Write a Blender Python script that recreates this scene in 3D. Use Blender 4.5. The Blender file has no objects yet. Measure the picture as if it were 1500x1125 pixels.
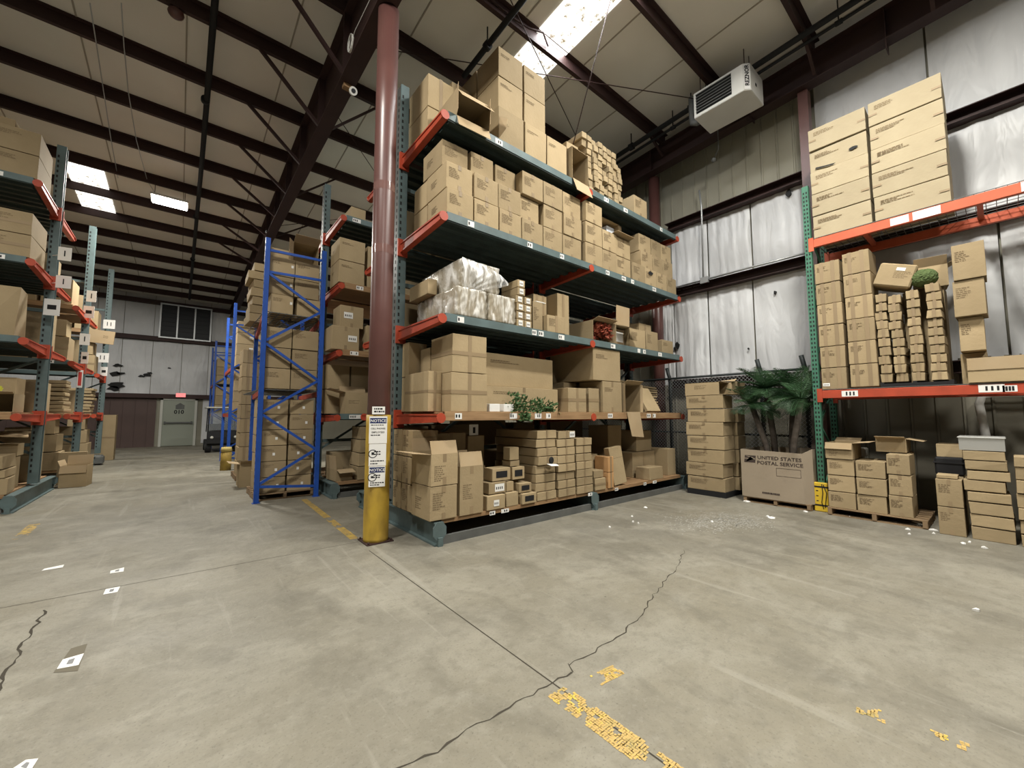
import bpy, bmesh, math, random
from mathutils import Vector, Matrix
random.seed(7)
C = bpy.context.scene.collection
PI = math.pi
R = math.radians
# ---------------------------------------------------------------- camera
F_PX, W_PX, H_PX = 590.0, 1500.0, 1125.0
EYE = 1.55
PITCH = math.atan((607.5 - 562.5) / F_PX)
YAW = math.atan(485.0 / F_PX * math.cos(PITCH))       # camera looks YAW degrees clockwise from +Y
FWD = Vector((math.sin(YAW) * math.cos(PITCH), math.cos(YAW) * math.cos(PITCH), math.sin(PITCH)))
RGT = Vector((math.cos(YAW), -math.sin(YAW), 0))
UPV = RGT.cross(FWD)
cam_d = bpy.data.cameras.new('camera')
cam_d.sensor_width = 36.0
cam_d.lens = 36.0 * F_PX / W_PX
cam_d.clip_end = 200
cam = bpy.data.objects.new('camera', cam_d)
C.objects.link(cam)
cam.location = (0, 0, EYE)
cam.rotation_euler = Matrix((RGT, UPV, -FWD)).transposed().to_euler()
bpy.context.scene.camera = cam

def ray(x, y):
    return FWD + RGT * ((x - 750) / F_PX) - UPV * ((y - 562.5) / F_PX)
def on_y(x, y, Y):            # survey helpers: where a sighted point lies on the plane Y, X or Z
    d = ray(x, y); t = Y / d.y
    return d.x * t, EYE + d.z * t
def on_x(x, y, X):
    d = ray(x, y); t = X / d.x
    return d.y * t, EYE + d.z * t
def on_z(x, y, Z=0.0):
    d = ray(x, y); t = (Z - EYE) / d.z
    return d.x * t, d.y * t

# ---------------------------------------------------------------- materials
MATS = {}
def mat(name, col, rough=0.7, metal=0.0, noise=None, bump=0.0, bscale=30.0, vary=0.0, spec=0.3, emit=None, stretch=None):
    """principled material; noise=(colour, scale, amount) mixes a second colour in patches; vary = per-object lightness spread"""
    m = bpy.data.materials.new(name); m.use_nodes = True
    nt = m.node_tree; N = nt.nodes; L = nt.links
    b = N['Principled BSDF']
    b.inputs['Base Color'].default_value = (*col, 1)
    b.inputs['Roughness'].default_value = rough
    b.inputs['Metallic'].default_value = metal
    b.inputs['Specular IOR Level'].default_value = spec
    src = None
    tc = None
    def coord():
        nonlocal tc
        if tc is None:
            tc = N.new('ShaderNodeTexCoord')
            if stretch:
                mp = N.new('ShaderNodeMapping'); mp.inputs['Scale'].default_value = stretch
                L.new(tc.outputs['Object'], mp.inputs['Vector']); tc = mp
        return tc.outputs[0] if tc.type == 'MAPPING' else tc.outputs['Object']
    if noise:
        c2, sc, amt = noise
        n = N.new('ShaderNodeTexNoise'); n.inputs['Scale'].default_value = sc; n.inputs['Detail'].default_value = 6
        L.new(coord(), n.inputs['Vector'])
        r = N.new('ShaderNodeValToRGB'); r.color_ramp.elements[0].position = 0.35; r.color_ramp.elements[1].position = 0.7
        L.new(n.outputs['Fac'], r.inputs['Fac'])
        mu = N.new('ShaderNodeMath'); mu.operation = 'MULTIPLY'; mu.inputs[1].default_value = amt
        L.new(r.outputs['Color'], mu.inputs[0])
        mx = N.new('ShaderNodeMix'); mx.data_type = 'RGBA'
        mx.inputs[6].default_value = (*col, 1); mx.inputs[7].default_value = (*c2, 1)
        L.new(mu.outputs[0], mx.inputs[0]); src = mx.outputs[2]
    if vary:
        oi = N.new('ShaderNodeObjectInfo')
        mr = N.new('ShaderNodeMapRange'); mr.inputs['To Min'].default_value = 1 - vary; mr.inputs['To Max'].default_value = 1 + vary
        L.new(oi.outputs['Random'], mr.inputs['Value'])
        hs = N.new('ShaderNodeHueSaturation')
        if src: L.new(src, hs.inputs['Color'])
        else: hs.inputs['Color'].default_value = (*col, 1)
        L.new(mr.outputs[0], hs.inputs['Value']); src = hs.outputs['Color']
    if src: L.new(src, b.inputs['Base Color'])
    if bump:
        n2 = N.new('ShaderNodeTexNoise'); n2.inputs['Scale'].default_value = bscale; n2.inputs['Detail'].default_value = 4
        L.new(coord(), n2.inputs['Vector'])
        bp = N.new('ShaderNodeBump'); bp.inputs['Strength'].default_value = bump; bp.inputs['Distance'].default_value = 0.02
        L.new(n2.outputs['Fac'], bp.inputs['Height']); L.new(bp.outputs[0], b.inputs['Normal'])
    if emit:
        b.inputs['Emission Color'].default_value = (*emit[0], 1); b.inputs['Emission Strength'].default_value = emit[1]
    MATS[name] = m
    return m
CARD = mat('cardboard', (0.35, 0.268, 0.158), 0.85, noise=((0.28, 0.212, 0.12), 3.0, 0.55), bump=0.15, bscale=25, vary=0.15, spec=0.15)
PALECARD = mat('pale_cardboard', (0.375, 0.315, 0.21), 0.85, noise=((0.31, 0.255, 0.165), 3.0, 0.55), bump=0.15, bscale=25, vary=0.06, spec=0.15)
CARDIN = mat('cardboard_inside', (0.29, 0.215, 0.13), 0.9, noise=((0.25, 0.17, 0.09), 4, .5), spec=.1)
FLAPM = mat('cardboard_flap', (0.38, 0.29, 0.18), 0.9, noise=((0.34, 0.24, 0.13), 4, .5), spec=.1)
INK = mat('box_print', (0.20, 0.148, 0.088), 0.9, spec=.1)
TAPE = mat('packing_tape', (0.255, 0.185, 0.105), 0.6, vary=.1, spec=.35)
PAPER = mat('white_paper', (0.72, 0.71, 0.68), 0.75, spec=.2)
BLACKM = mat('black_print', (0.012, 0.012, 0.013), 0.7)
TEAL = mat('teal_steel', (0.105, 0.148, 0.150), 0.5, noise=((0.07, 0.092, 0.09), 5, .6), vary=.06)
DECK = mat('green_deck', (0.032, 0.05, 0.047), 0.62, noise=((0.016, 0.024, 0.022), 4, .7))
RED = mat('red_orange_steel', (0.40, 0.06, 0.028), 0.5, noise=((0.26, 0.045, 0.022), 6, .6))
BROWN = mat('brown_steel', (0.042, 0.0205, 0.018), 0.6, noise=((0.026, 0.013, 0.012), 2, .6), vary=.08)
COLM = mat('column_paint', (0.112, 0.048, 0.041), 0.36, noise=((0.072, 0.031, 0.027), 2.5, .6), spec=.5)
YEL = mat('yellow_paint', (0.50, 0.33, 0.045), 0.5, noise=((0.24, 0.15, 0.035), 5.5, .9), stretch=(1, 1, .55))
BLUE = mat('blue_steel', (0.022, 0.085, 0.40), 0.42, noise=((0.012, 0.05, 0.22), 5, .5))
GREEN = mat('green_steel', (0.055, 0.17, 0.11), 0.55, noise=((0.03, 0.09, 0.06), 6, .5))
ORANGE = mat('orange_steel', (0.52, 0.11, 0.05), 0.5, noise=((0.4, 0.07, 0.03), 4, .6))
WOOD = mat('wood_board', (0.33, 0.205, 0.105), 0.75, noise=((0.19, 0.11, 0.052), 2.5, .8), stretch=(1, 8, 8))
PALLETW = mat('pallet_wood', (0.25, 0.17, 0.095), 0.85, noise=((0.13, 0.085, 0.05), 3, .8))
DARKGAP = mat('dark_steel', (0.012, 0.012, 0.012), 0.7)
GREYST = mat('grey_steel', (0.115, 0.118, 0.112), 0.5, noise=((0.06, 0.06, 0.056), 4, .5))
GALV = mat('galvanised_wire', (0.42, 0.43, 0.43), 0.4, metal=.6)
WHITEM = mat('white_enamel', (0.60, 0.59, 0.55), 0.45, noise=((0.5, 0.49, 0.44), 3, .4))
PANEL = mat('beige_wall_panel', (0.315, 0.30, 0.235), 0.6, noise=((0.235, 0.22, 0.17), 1.2, .6))
LOWPANEL = mat('shaded_wall_panel', (0.205, 0.19, 0.148), 0.6, noise=((0.14, 0.128, 0.098), 1.2, .6))  # wall panel colour darkened to stand in for shade low on the wall
ROOFM = mat('roof_insulation', (0.715, 0.69, 0.635), 0.7, noise=((0.63, 0.605, 0.55), 0.9, .7), bump=.15, bscale=1.5)
BRPANEL = mat('brown_wall_panel', (0.10, 0.066, 0.058), 0.6, noise=((0.075, 0.05, 0.044), 1.5, .6))
DOORM = mat('sage_door_paint', (0.27, 0.29, 0.24), 0.5)
LEAF = mat('frond_green', (0.022, 0.065, 0.024), 0.42, noise=((0.075, 0.14, 0.065), 5, .75), vary=.2)
TRUNKM = mat('palm_trunk', (0.10, 0.082, 0.068), 0.9, noise=((0.05, 0.04, 0.03), 14, .8), bump=.5, bscale=30)
REDL = mat('red_leaf', (0.22, 0.04, 0.022), 0.6, noise=((0.34, 0.11, 0.06), 8, .7))
GARL = mat('garland_green', (0.035, 0.08, 0.025), 0.65, noise=((0.07, 0.13, 0.04), 10, .6))
MOSS = mat('moss_green', (0.10, 0.14, 0.05), 0.9, noise=((0.05, 0.075, 0.025), 30, .8), bump=.9, bscale=60)
KRAFTUSPS = mat('grey_kraft_board', (0.315, 0.258, 0.19), 0.85, noise=((0.26, 0.21, 0.152), 2, .6), bump=.15, bscale=10, spec=.15)
GLASSD = mat('dark_glass', (0.012, 0.013, 0.015), 0.45, spec=.25)
RUBBER = mat('black_rubber', (0.012, 0.012, 0.013), 0.8)
CREAM = mat('cream_plastic', (0.5, 0.5, 0.45), 0.5)
YBAG = mat('yellow_plastic', (0.62, 0.42, 0.035), 0.4, noise=((0.45, 0.29, 0.03), 4, .5))
PINK = mat('lit_exit_red', (0.8, 0.2, 0.2), 0.5, emit=((1.0, 0.16, 0.16), 1.6))
LAMPM = mat('lamp_diffuser', (1, 1, 1), 0.5, emit=((1.0, 0.98, 0.93), 16.0))
BLUEP = mat('dark_blue_board', (0.02, 0.04, 0.22), 0.5)

def wrap_mat(name, lo, hi, alo, ahi, rot):
    """thin polythene: streaky white creases, partly see-through"""
    m = bpy.data.materials.new(name); m.use_nodes = True
    nt = m.node_tree; N = nt.nodes; L = nt.links; b = N['Principled BSDF']
    b.inputs['Roughness'].default_value = .2; b.inputs['Specular IOR Level'].default_value = .7
    tc = N.new('ShaderNodeTexCoord'); mp = N.new('ShaderNodeMapping'); mp.inputs['Scale'].default_value = (9, 3, 2.0); mp.inputs['Rotation'].default_value = rot
    L.new(tc.outputs['Object'], mp.inputs[0])
    n = N.new('ShaderNodeTexNoise'); n.inputs['Scale'].default_value = 1.6; n.inputs['Detail'].default_value = 4; n.inputs['Distortion'].default_value = .6
    L.new(mp.outputs[0], n.inputs['Vector'])
    r = N.new('ShaderNodeValToRGB')
    r.color_ramp.elements[0].position = .44; r.color_ramp.elements[0].color = (*lo, 1)
    r.color_ramp.elements[1].position = .64; r.color_ramp.elements[1].color = (*hi, 1)
    L.new(n.outputs['Fac'], r.inputs[0]); L.new(r.outputs[0], b.inputs['Base Color'])
    mr = N.new('ShaderNodeMapRange'); mr.inputs['From Min'].default_value = .44; mr.inputs['From Max'].default_value = .64
    mr.inputs['To Min'].default_value = alo; mr.inputs['To Max'].default_value = ahi
    L.new(n.outputs['Fac'], mr.inputs['Value']); L.new(mr.outputs[0], b.inputs['Alpha'])
    bp = N.new('ShaderNodeBump'); bp.inputs['Strength'].default_value = .7; bp.inputs['Distance'].default_value = .03
    L.new(n.outputs['Fac'], bp.inputs['Height']); L.new(bp.outputs[0], b.inputs['Normal'])
    return m
WRAP = wrap_mat('clear_plastic_wrap', (.42, .38, .30), (.72, .70, .66), .55, .95, (.5, .35, .5))
LOOSEP = wrap_mat('loose_clear_plastic', (.62, .61, .58), (.85, .85, .84), .25, .85, (.2, .9, .3))
def foil_mat():
    """white vinyl faced insulation with vertical wrinkles and a few dents"""
    m = bpy.data.materials.new('white_vinyl_insulation'); m.use_nodes = True
    nt = m.node_tree; N = nt.nodes; L = nt.links; b = N['Principled BSDF']
    b.inputs['Roughness'].default_value = .42; b.inputs['Specular IOR Level'].default_value = .5
    tc = N.new('ShaderNodeTexCoord'); mp = N.new('ShaderNodeMapping'); mp.inputs['Scale'].default_value = (1.6, 1.6, .5)
    L.new(tc.outputs['Object'], mp.inputs[0])
    n = N.new('ShaderNodeTexNoise'); n.inputs['Scale'].default_value = 2.6; n.inputs['Detail'].default_value = 2.5; n.inputs['Distortion'].default_value = .7
    L.new(mp.outputs[0], n.inputs['Vector'])
    n2 = N.new('ShaderNodeTexNoise'); n2.inputs['Scale'].default_value = .8; n2.inputs['Detail'].default_value = 3
    L.new(tc.outputs['Object'], n2.inputs['Vector'])
    r = N.new('ShaderNodeValToRGB')
    r.color_ramp.elements[0].position = .3; r.color_ramp.elements[0].color = (.50, .505, .51, 1)
    r.color_ramp.elements[1].position = .7; r.color_ramp.elements[1].color = (.64, .645, .65, 1)
    L.new(n2.outputs['Fac'], r.inputs[0]); L.new(r.outputs[0], b.inputs['Base Color'])
    bp = N.new('ShaderNodeBump'); bp.inputs['Strength'].default_value = .42; bp.inputs['Distance'].default_value = .09
    L.new(n.outputs['Fac'], bp.inputs['Height']); L.new(bp.outputs[0], b.inputs['Normal'])
    return m
FOIL = foil_mat()
def concrete_mat():
    m = bpy.data.materials.new('worn_concrete'); m.use_nodes = True
    nt = m.node_tree; N = nt.nodes; L = nt.links; b = N['Principled BSDF']
    b.inputs['Specular IOR Level'].default_value = .3
    tc = N.new('ShaderNodeTexCoord')
    def noise(sc, det, lo, hi, st=None, dist=0):
        v = tc.outputs['Object']
        if st:
            mp = N.new('ShaderNodeMapping'); mp.inputs['Scale'].default_value = st
            L.new(v, mp.inputs[0]); v = mp.outputs[0]
        n = N.new('ShaderNodeTexNoise'); n.inputs['Scale'].default_value = sc; n.inputs['Detail'].default_value = det
        n.inputs['Roughness'].default_value = .62; n.inputs['Distortion'].default_value = dist
        L.new(v, n.inputs['Vector'])
        r = N.new('ShaderNodeMapRange'); r.inputs['From Min'].default_value = lo; r.inputs['From Max'].default_value = hi
        L.new(n.outputs['Fac'], r.inputs['Value']); return r.outputs[0]
    def mix(fac, a, c, amt=1.0):
        mu = N.new('ShaderNodeMath'); mu.operation = 'MULTIPLY'; mu.inputs[1].default_value = amt; L.new(fac, mu.inputs[0])
        mx = N.new('ShaderNodeMix'); mx.data_type = 'RGBA'; L.new(mu.outputs[0], mx.inputs[0])
        if isinstance(a, tuple): mx.inputs[6].default_value = (*a, 1)
        else: L.new(a, mx.inputs[6])
        mx.inputs[7].default_value = (*c, 1); return mx.outputs[2]
    c = mix(noise(.22, 4, .38, .62), (.198, .180, .136), (.168, .158, .130))
    c = mix(noise(.9, 10, .47, .68, dist=.8), c, (.262, .245, .198), .85)
    c = mix(noise(1.7, 11, .52, .70, st=(1, .5, 1), dist=.4), c, (.112, .103, .080), .8)
    c = mix(noise(3.6, 12, .52, .72, st=(.6, 1, 1)), c, (.28, .265, .218), .55)
    c = mix(noise(11, 9, .5, .75), c, (.125, .114, .088), .6)
    c = mix(noise(70, 4, .56, .70), c, (.10, .09, .068), .6)
    c = mix(noise(28, 10, .56, .74), c, (.27, .255, .21), .45)
    c = mix(noise(13, 3, .70, .76), c, (.06, .055, .042), .8)
    c = mix(noise(1.0, 12, .60, .66, st=(7, .35, 1), dist=.3), c, (.30, .285, .24), .35)
    L.new(c, b.inputs['Base Color'])
    r = noise(1.1, 5, .3, .7); mr = N.new('ShaderNodeMapRange'); mr.inputs['To Min'].default_value = .42; mr.inputs['To Max'].default_value = .68
    L.new(r, mr.inputs['Value']); L.new(mr.outputs[0], b.inputs['Roughness'])
    n = N.new('ShaderNodeTexNoise'); n.inputs['Scale'].default_value = 25; n.inputs['Detail'].default_value = 10; L.new(tc.outputs['Object'], n.inputs['Vector'])
    bp = N.new('ShaderNodeBump'); bp.inputs['Strength'].default_value = .35; bp.inputs['Distance'].default_value = .01
    L.new(n.outputs['Fac'], bp.inputs['Height']); L.new(bp.outputs[0], b.inputs['Normal'])
    return m
CONC = concrete_mat()
CRACKM = mat('crack_dirt', (0.045, 0.038, 0.028), 0.95)
JOINTM = mat('joint_filler', (0.13, 0.115, 0.085), 0.95)
def floorpaint_mat():
    m = bpy.data.materials.new('worn_floor_paint'); m.use_nodes = True
    nt = m.node_tree; N = nt.nodes; L = nt.links; b = N['Principled BSDF']; b.inputs['Roughness'].default_value = .6
    tc = N.new('ShaderNodeTexCoord'); n = N.new('ShaderNodeTexNoise'); n.inputs['Scale'].default_value = 9; n.inputs['Detail'].default_value = 8
    n.inputs['Roughness'].default_value = .7
    L.new(tc.outputs['Object'], n.inputs['Vector'])
    r = N.new('ShaderNodeValToRGB'); r.color_ramp.elements[0].position = .40; r.color_ramp.elements[0].color = (.56, .40, .07, 1)
    r.color_ramp.elements[1].position = .62; r.color_ramp.elements[1].color = (.36, .27, .09, 1)
    e = r.color_ramp.elements.new(.47); e.color = (.47, .31, .10, 1)
    L.new(n.outputs['Fac'], r.inputs[0]); L.new(r.outputs[0], b.inputs['Base Color'])
    return m
FPAINT = floorpaint_mat()
def skylight_mat():
    m = bpy.data.materials.new('daylit_skylight'); m.use_nodes = True
    nt = m.node_tree; N = nt.nodes; L = nt.links; b = N['Principled BSDF']
    tc = N.new('ShaderNodeTexCoord'); n = N.new('ShaderNodeTexNoise'); n.inputs['Scale'].default_value = 7; n.inputs['Detail'].default_value = 7; n.inputs['Roughness'].default_value = .7
    L.new(tc.outputs['Object'], n.inputs['Vector'])
    r = N.new('ShaderNodeValToRGB'); r.color_ramp.elements[0].position = .34; r.color_ramp.elements[0].color = (.18, .14, .07, 1)
    r.color_ramp.elements[1].position = .46; r.color_ramp.elements[1].color = (1, .985, .93, 1)
    L.new(n.outputs['Fac'], r.inputs[0]); L.new(r.outputs[0], b.inputs['Emission Color']); b.inputs['Emission Strength'].default_value = 1.5
    L.new(r.outputs[0], b.inputs['Base Color'])
    return m
SKYM = skylight_mat()

# ---------------------------------------------------------------- mesh helpers
def link(name, bm, mats, parent=None, loc=(0, 0, 0), rot=None, smooth=False):
    me = bpy.data.meshes.new(name)
    bm.normal_update()
    bm.to_mesh(me); bm.free()
    for m in (mats if isinstance(mats, (list, tuple)) else [mats]): me.materials.append(m)
    o = bpy.data.objects.new(name, me); C.objects.link(o)
    o.location = loc
    if rot is not None: o.rotation_euler = rot
    if smooth:
        for p in me.polygons: p.use_smooth = True
    if parent is not None: o.parent = parent
    return o
def empty(name, loc=(0, 0, 0), rz=0.0):
    o = bpy.data.objects.new(name, None); C.objects.link(o); o.location = loc; o.rotation_euler = (0, 0, rz)
    o.empty_display_size = .1
    return o
def tag(o, label=None, cat=None, group=None, kind=None):
    if label: o['label'] = label
    if cat: o['category'] = cat
    if group: o['group'] = group
    if kind: o['kind'] = kind
    return o
def quad(bm, pts, mi=0):
    f = bm.faces.new([bm.verts.new(p) for p in pts]); f.material_index = mi; return f
def box(bm, x0, x1, y0, y1, z0, z1, mi=0, bev=0.0, mtx=None):
    vs = [bm.verts.new((x, y, z)) for x in (x0, x1) for y in (y0, y1) for z in (z0, z1)]
    idx = [(0, 1, 3, 2), (4, 6, 7, 5), (0, 4, 5, 1), (2, 3, 7, 6), (0, 2, 6, 4), (1, 5, 7, 3)]
    fs = [bm.faces.new([vs[i] for i in f]) for f in idx]
    for f in fs: f.material_index = mi
    if bev:
        es = list({e for f in fs for e in f.edges})
        r = bmesh.ops.bevel(bm, geom=es, offset=bev, segments=1, affect='EDGES', profile=.5)
        for f in r['faces']: f.material_index = mi
        vs = list({v for f in bm.faces if f.is_valid for v in f.verts}) if mtx is None else vs
    if mtx is not None:
        bmesh.ops.transform(bm, matrix=mtx, verts=vs)
    return vs
def bar(bm, a, b, w, h=None, mi=0):
    """rectangular bar from a to b, w across and h deep"""
    a, b = Vector(a), Vector(b); h = h or w
    d = (b - a); L = d.length; d.normalize()
    s = d.cross(Vector((0, 0, 1)))
    if s.length < 1e-4: s = Vector((1, 0, 0))
    s.normalize(); u = s.cross(d)
    ring = [[bm.verts.new(p + s * sx * w / 2 + u * su * h / 2) for sx, su in ((-1, -1), (1, -1), (1, 1), (-1, 1))] for p in (a, b)]
    for i in range(4):
        f = bm.faces.new([ring[0][i], ring[0][(i + 1) % 4], ring[1][(i + 1) % 4], ring[1][i]]); f.material_index = mi
    bm.faces.new(ring[0][::-1]).material_index = mi; bm.faces.new(ring[1]).material_index = mi
def tube(bm, pts, r, n=10, mi=0, caps=True):
    """round tube along pts; r is one radius or one per point"""
    pts = [Vector(p) for p in pts]
    rs = r if isinstance(r, (list, tuple)) else [r] * len(pts)
    rings = []; s = None
    for i, p in enumerate(pts):
        d = (pts[min(i + 1, len(pts) - 1)] - pts[max(i - 1, 0)]).normalized()
        if s is None:
            s = d.cross(Vector((0, 0, 1)))
            if s.length < 1e-3: s = Vector((1, 0, 0))
        else: s = s - d * s.dot(d)
        s.normalize(); u = d.cross(s)
        rings.append([bm.verts.new(p + (s * math.cos(2 * PI * k / n) + u * math.sin(2 * PI * k / n)) * rs[i]) for k in range(n)])
    for a, b in zip(rings, rings[1:]):
        for k in range(n):
            f = bm.faces.new([a[k], a[(k + 1) % n], b[(k + 1) % n], b[k]]); f.material_index = mi; f.smooth = True
    if caps:
        bm.faces.new(rings[0][::-1]).material_index = mi; bm.faces.new(rings[-1]).material_index = mi
def prism(bm, poly, axis, a, b, mi=0):
    """extrude a 2D outline along an axis from a to b; the outline lies in the other two axes in x<y<z order"""
    def P(u, v, t):
        return (t, u, v) if axis == 'x' else (u, t, v) if axis == 'y' else (u, v, t)
    r0 = [bm.verts.new(P(u, v, a)) for u, v in poly]; r1 = [bm.verts.new(P(u, v, b)) for u, v in poly]
    n = len(poly)
    for i in range(n):
        bm.faces.new([r0[i], r0[(i + 1) % n], r1[(i + 1) % n], r1[i]]).material_index = mi
    bm.faces.new(r0[::-1]).material_index = mi; bm.faces.new(r1).material_index = mi
    bmesh.ops.recalc_face_normals(bm, faces=bm.faces[:])
def text_mesh(name, body, size, material, parent, loc, rot, extrude=.001, bold=0.0, sx=1.0):
    cu = bpy.data.curves.new(name, 'FONT'); cu.body = body; cu.size = size; cu.extrude = extrude; cu.align_x = 'CENTER'; cu.align_y = 'CENTER'
    cu.offset = bold; cu.resolution_u = 2
    t = bpy.data.objects.new(name + '_curve', cu); C.objects.link(t)
    dg = bpy.context.evaluated_depsgraph_get()
    me = bpy.data.meshes.new_from_object(t.evaluated_get(dg))
    bpy.data.objects.remove(t); me.name = name
    me.materials.clear(); me.materials.append(material)
    o = bpy.data.objects.new(name, me); C.objects.link(o); o.location = loc; o.rotation_euler = rot; o.scale = (sx, 1, 1)
    if parent is not None: o.parent = parent
    return o
ORD = ['zeroth', 'first', 'second', 'third', 'fourth', 'fifth', 'sixth', 'seventh', 'eighth', 'ninth', 'tenth', 'eleventh', 'twelfth']

# ---------------------------------------------------------------- cartons
FRONT = {'S': 0.0, 'W': -PI / 2, 'E': PI / 2, 'N': PI}
def print_block(bm, x0, z1, w, lines, y, lh=.022, mi=1, side=None):
    """rows of small ink dashes like the address block on a carton"""
    z = z1
    for k in range(lines):
        x = x0; end = x0 + w * random.uniform(.45, 1.0)
        while x < end:
            l = random.uniform(.012, .05)
            x2 = min(x + l, end)
            p = [(x, y, z - lh * .5), (x2, y, z - lh * .5), (x2, y, z), (x, y, z)]
            if side: p = [side(*q) for q in p]
            quad(bm, p, mi)
            x = x2 + .008
        z -= lh
def carton(label, x0, x1, y0, y1, z0, z1, front='S', tape=None, prn=0, sticker=None, group=None, rz=None, name='cardboard_box', cat='cardboard box', jit=.004, material=None, stk=PAPER, sidep=True, dent=0.0):
    """a closed carton filling the given world bounds. tape: 'v' 'h' 'tabs' 'x' '2v'; prn: number of printed lines; sticker: (u, v, w, h) on the front face"""
    cx, cy = (x0 + x1) / 2, (y0 + y1) / 2
    W, D = (x1 - x0, y1 - y0) if front in 'SN' else (y1 - y0, x1 - x0)
    H = z1 - z0
    W -= .006; D -= .006; H -= .004
    if rz is None: rz = random.uniform(-1, 1)
    rot = FRONT[front] + R(rz)
    bm = bmesh.new()
    w, d = W / 2, D / 2
    vs = [bm.verts.new((sx * (w - random.uniform(0, jit)), sy * (d - random.uniform(0, jit)), zz + (random.uniform(-jit, 0) if zz > 0 else 0))) for sx in (-1, 1) for sy in (-1, 1) for zz in (0, H)]
    for f in [(0, 1, 3, 2), (4, 6, 7, 5), (0, 4, 5, 1), (2, 3, 7, 6), (0, 2, 6, 4), (1, 5, 7, 3)]:
        bm.faces.new([vs[i] for i in f])
    bmesh.ops.bevel(bm, geom=bm.edges[:], offset=min(.007, H * .06), segments=2, affect='EDGES', profile=.6)
    if dent:
        bmesh.ops.subdivide_edges(bm, edges=[e for e in bm.edges if e.calc_length() > .08], cuts=3, use_grid_fill=True)
        for v in bm.verts:
            if v.co.z > .02: v.co += Vector((random.uniform(-1, 1), random.uniform(-1, .3), random.uniform(-1, .2))) * dent
    yf = -d - .0012
    if prn:
        lh = min(.026, H * .065)
        print_block(bm, -w * .8, H * .80, w * 1.0, prn, yf, lh)
        if sidep and D > .3:
            print_block(bm, -d * .55, H * .62, d * .7, max(2, prn - 2), 0, lh, 1, side=lambda a, b, c: (-w - .0012, -a, c))
    has = bool(tape) or bool(sticker)
    mats = [material or CARD, INK]
    if not has:
        return tag(link(name, bm, mats, None, (cx, cy, z0), (0, 0, rot)), label, cat, group)
    o = empty(name, (cx, cy, z0), rot); tag(o, label, cat, group)
    link('body', bm, mats, o)
    if tape:
        tw = .05 if min(W, H) > .25 else .035
        y = -d - .0018; t = .0012
        def strip_of(*bxs):
            tb = bmesh.new()
            for q in bxs: box(tb, *q)
            link('tape', tb, TAPE, o)
        if tape in ('v', '2v'):
            for xx in ([0] if tape == 'v' else [-w * .45, w * .45]):
                strip_of((xx - tw / 2, xx + tw / 2, y, y + t, .004, H + .0012), (xx - tw / 2, xx + tw / 2, y + t, d, H, H + .0012))
        if tape in ('h', 'x'):
            strip_of((-w - .0018, w - .004, y - .0004, y + t, H / 2 - tw / 2, H / 2 + tw / 2), (-w - .0018, -w - .0006, y + t, d - .004, H / 2 - tw / 2, H / 2 + tw / 2), *([(-tw / 2, tw / 2, y, y + t, .004, H - .004)] if tape == 'x' else []))
        if tape == 'tabs':
            strip_of((-tw / 2, tw / 2, y, y + t, .004, min(.09, H * .2))); strip_of((-tw / 2, tw / 2, y, y + t, H - min(.09, H * .2), H - .004))
    if sticker:
        u, v, sw, sh = sticker
        sb = bmesh.new(); y = -d - .0026
        box(sb, -w + u * W - sw / 2, -w + u * W + sw / 2, y, y + .001, v * H - sh / 2, v * H + sh / 2)
        if sw > .05:
            for k in range(4):
                xx = -w + u * W - sw * .38 + k * sw * .2
                box(sb, xx, xx + sw * .1, y - .0006, y, v * H - sh * .22, v * H + sh * .12, mi=1)
        s = link('paper_label', sb, [stk, BLACKM], o)
    return o
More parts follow.
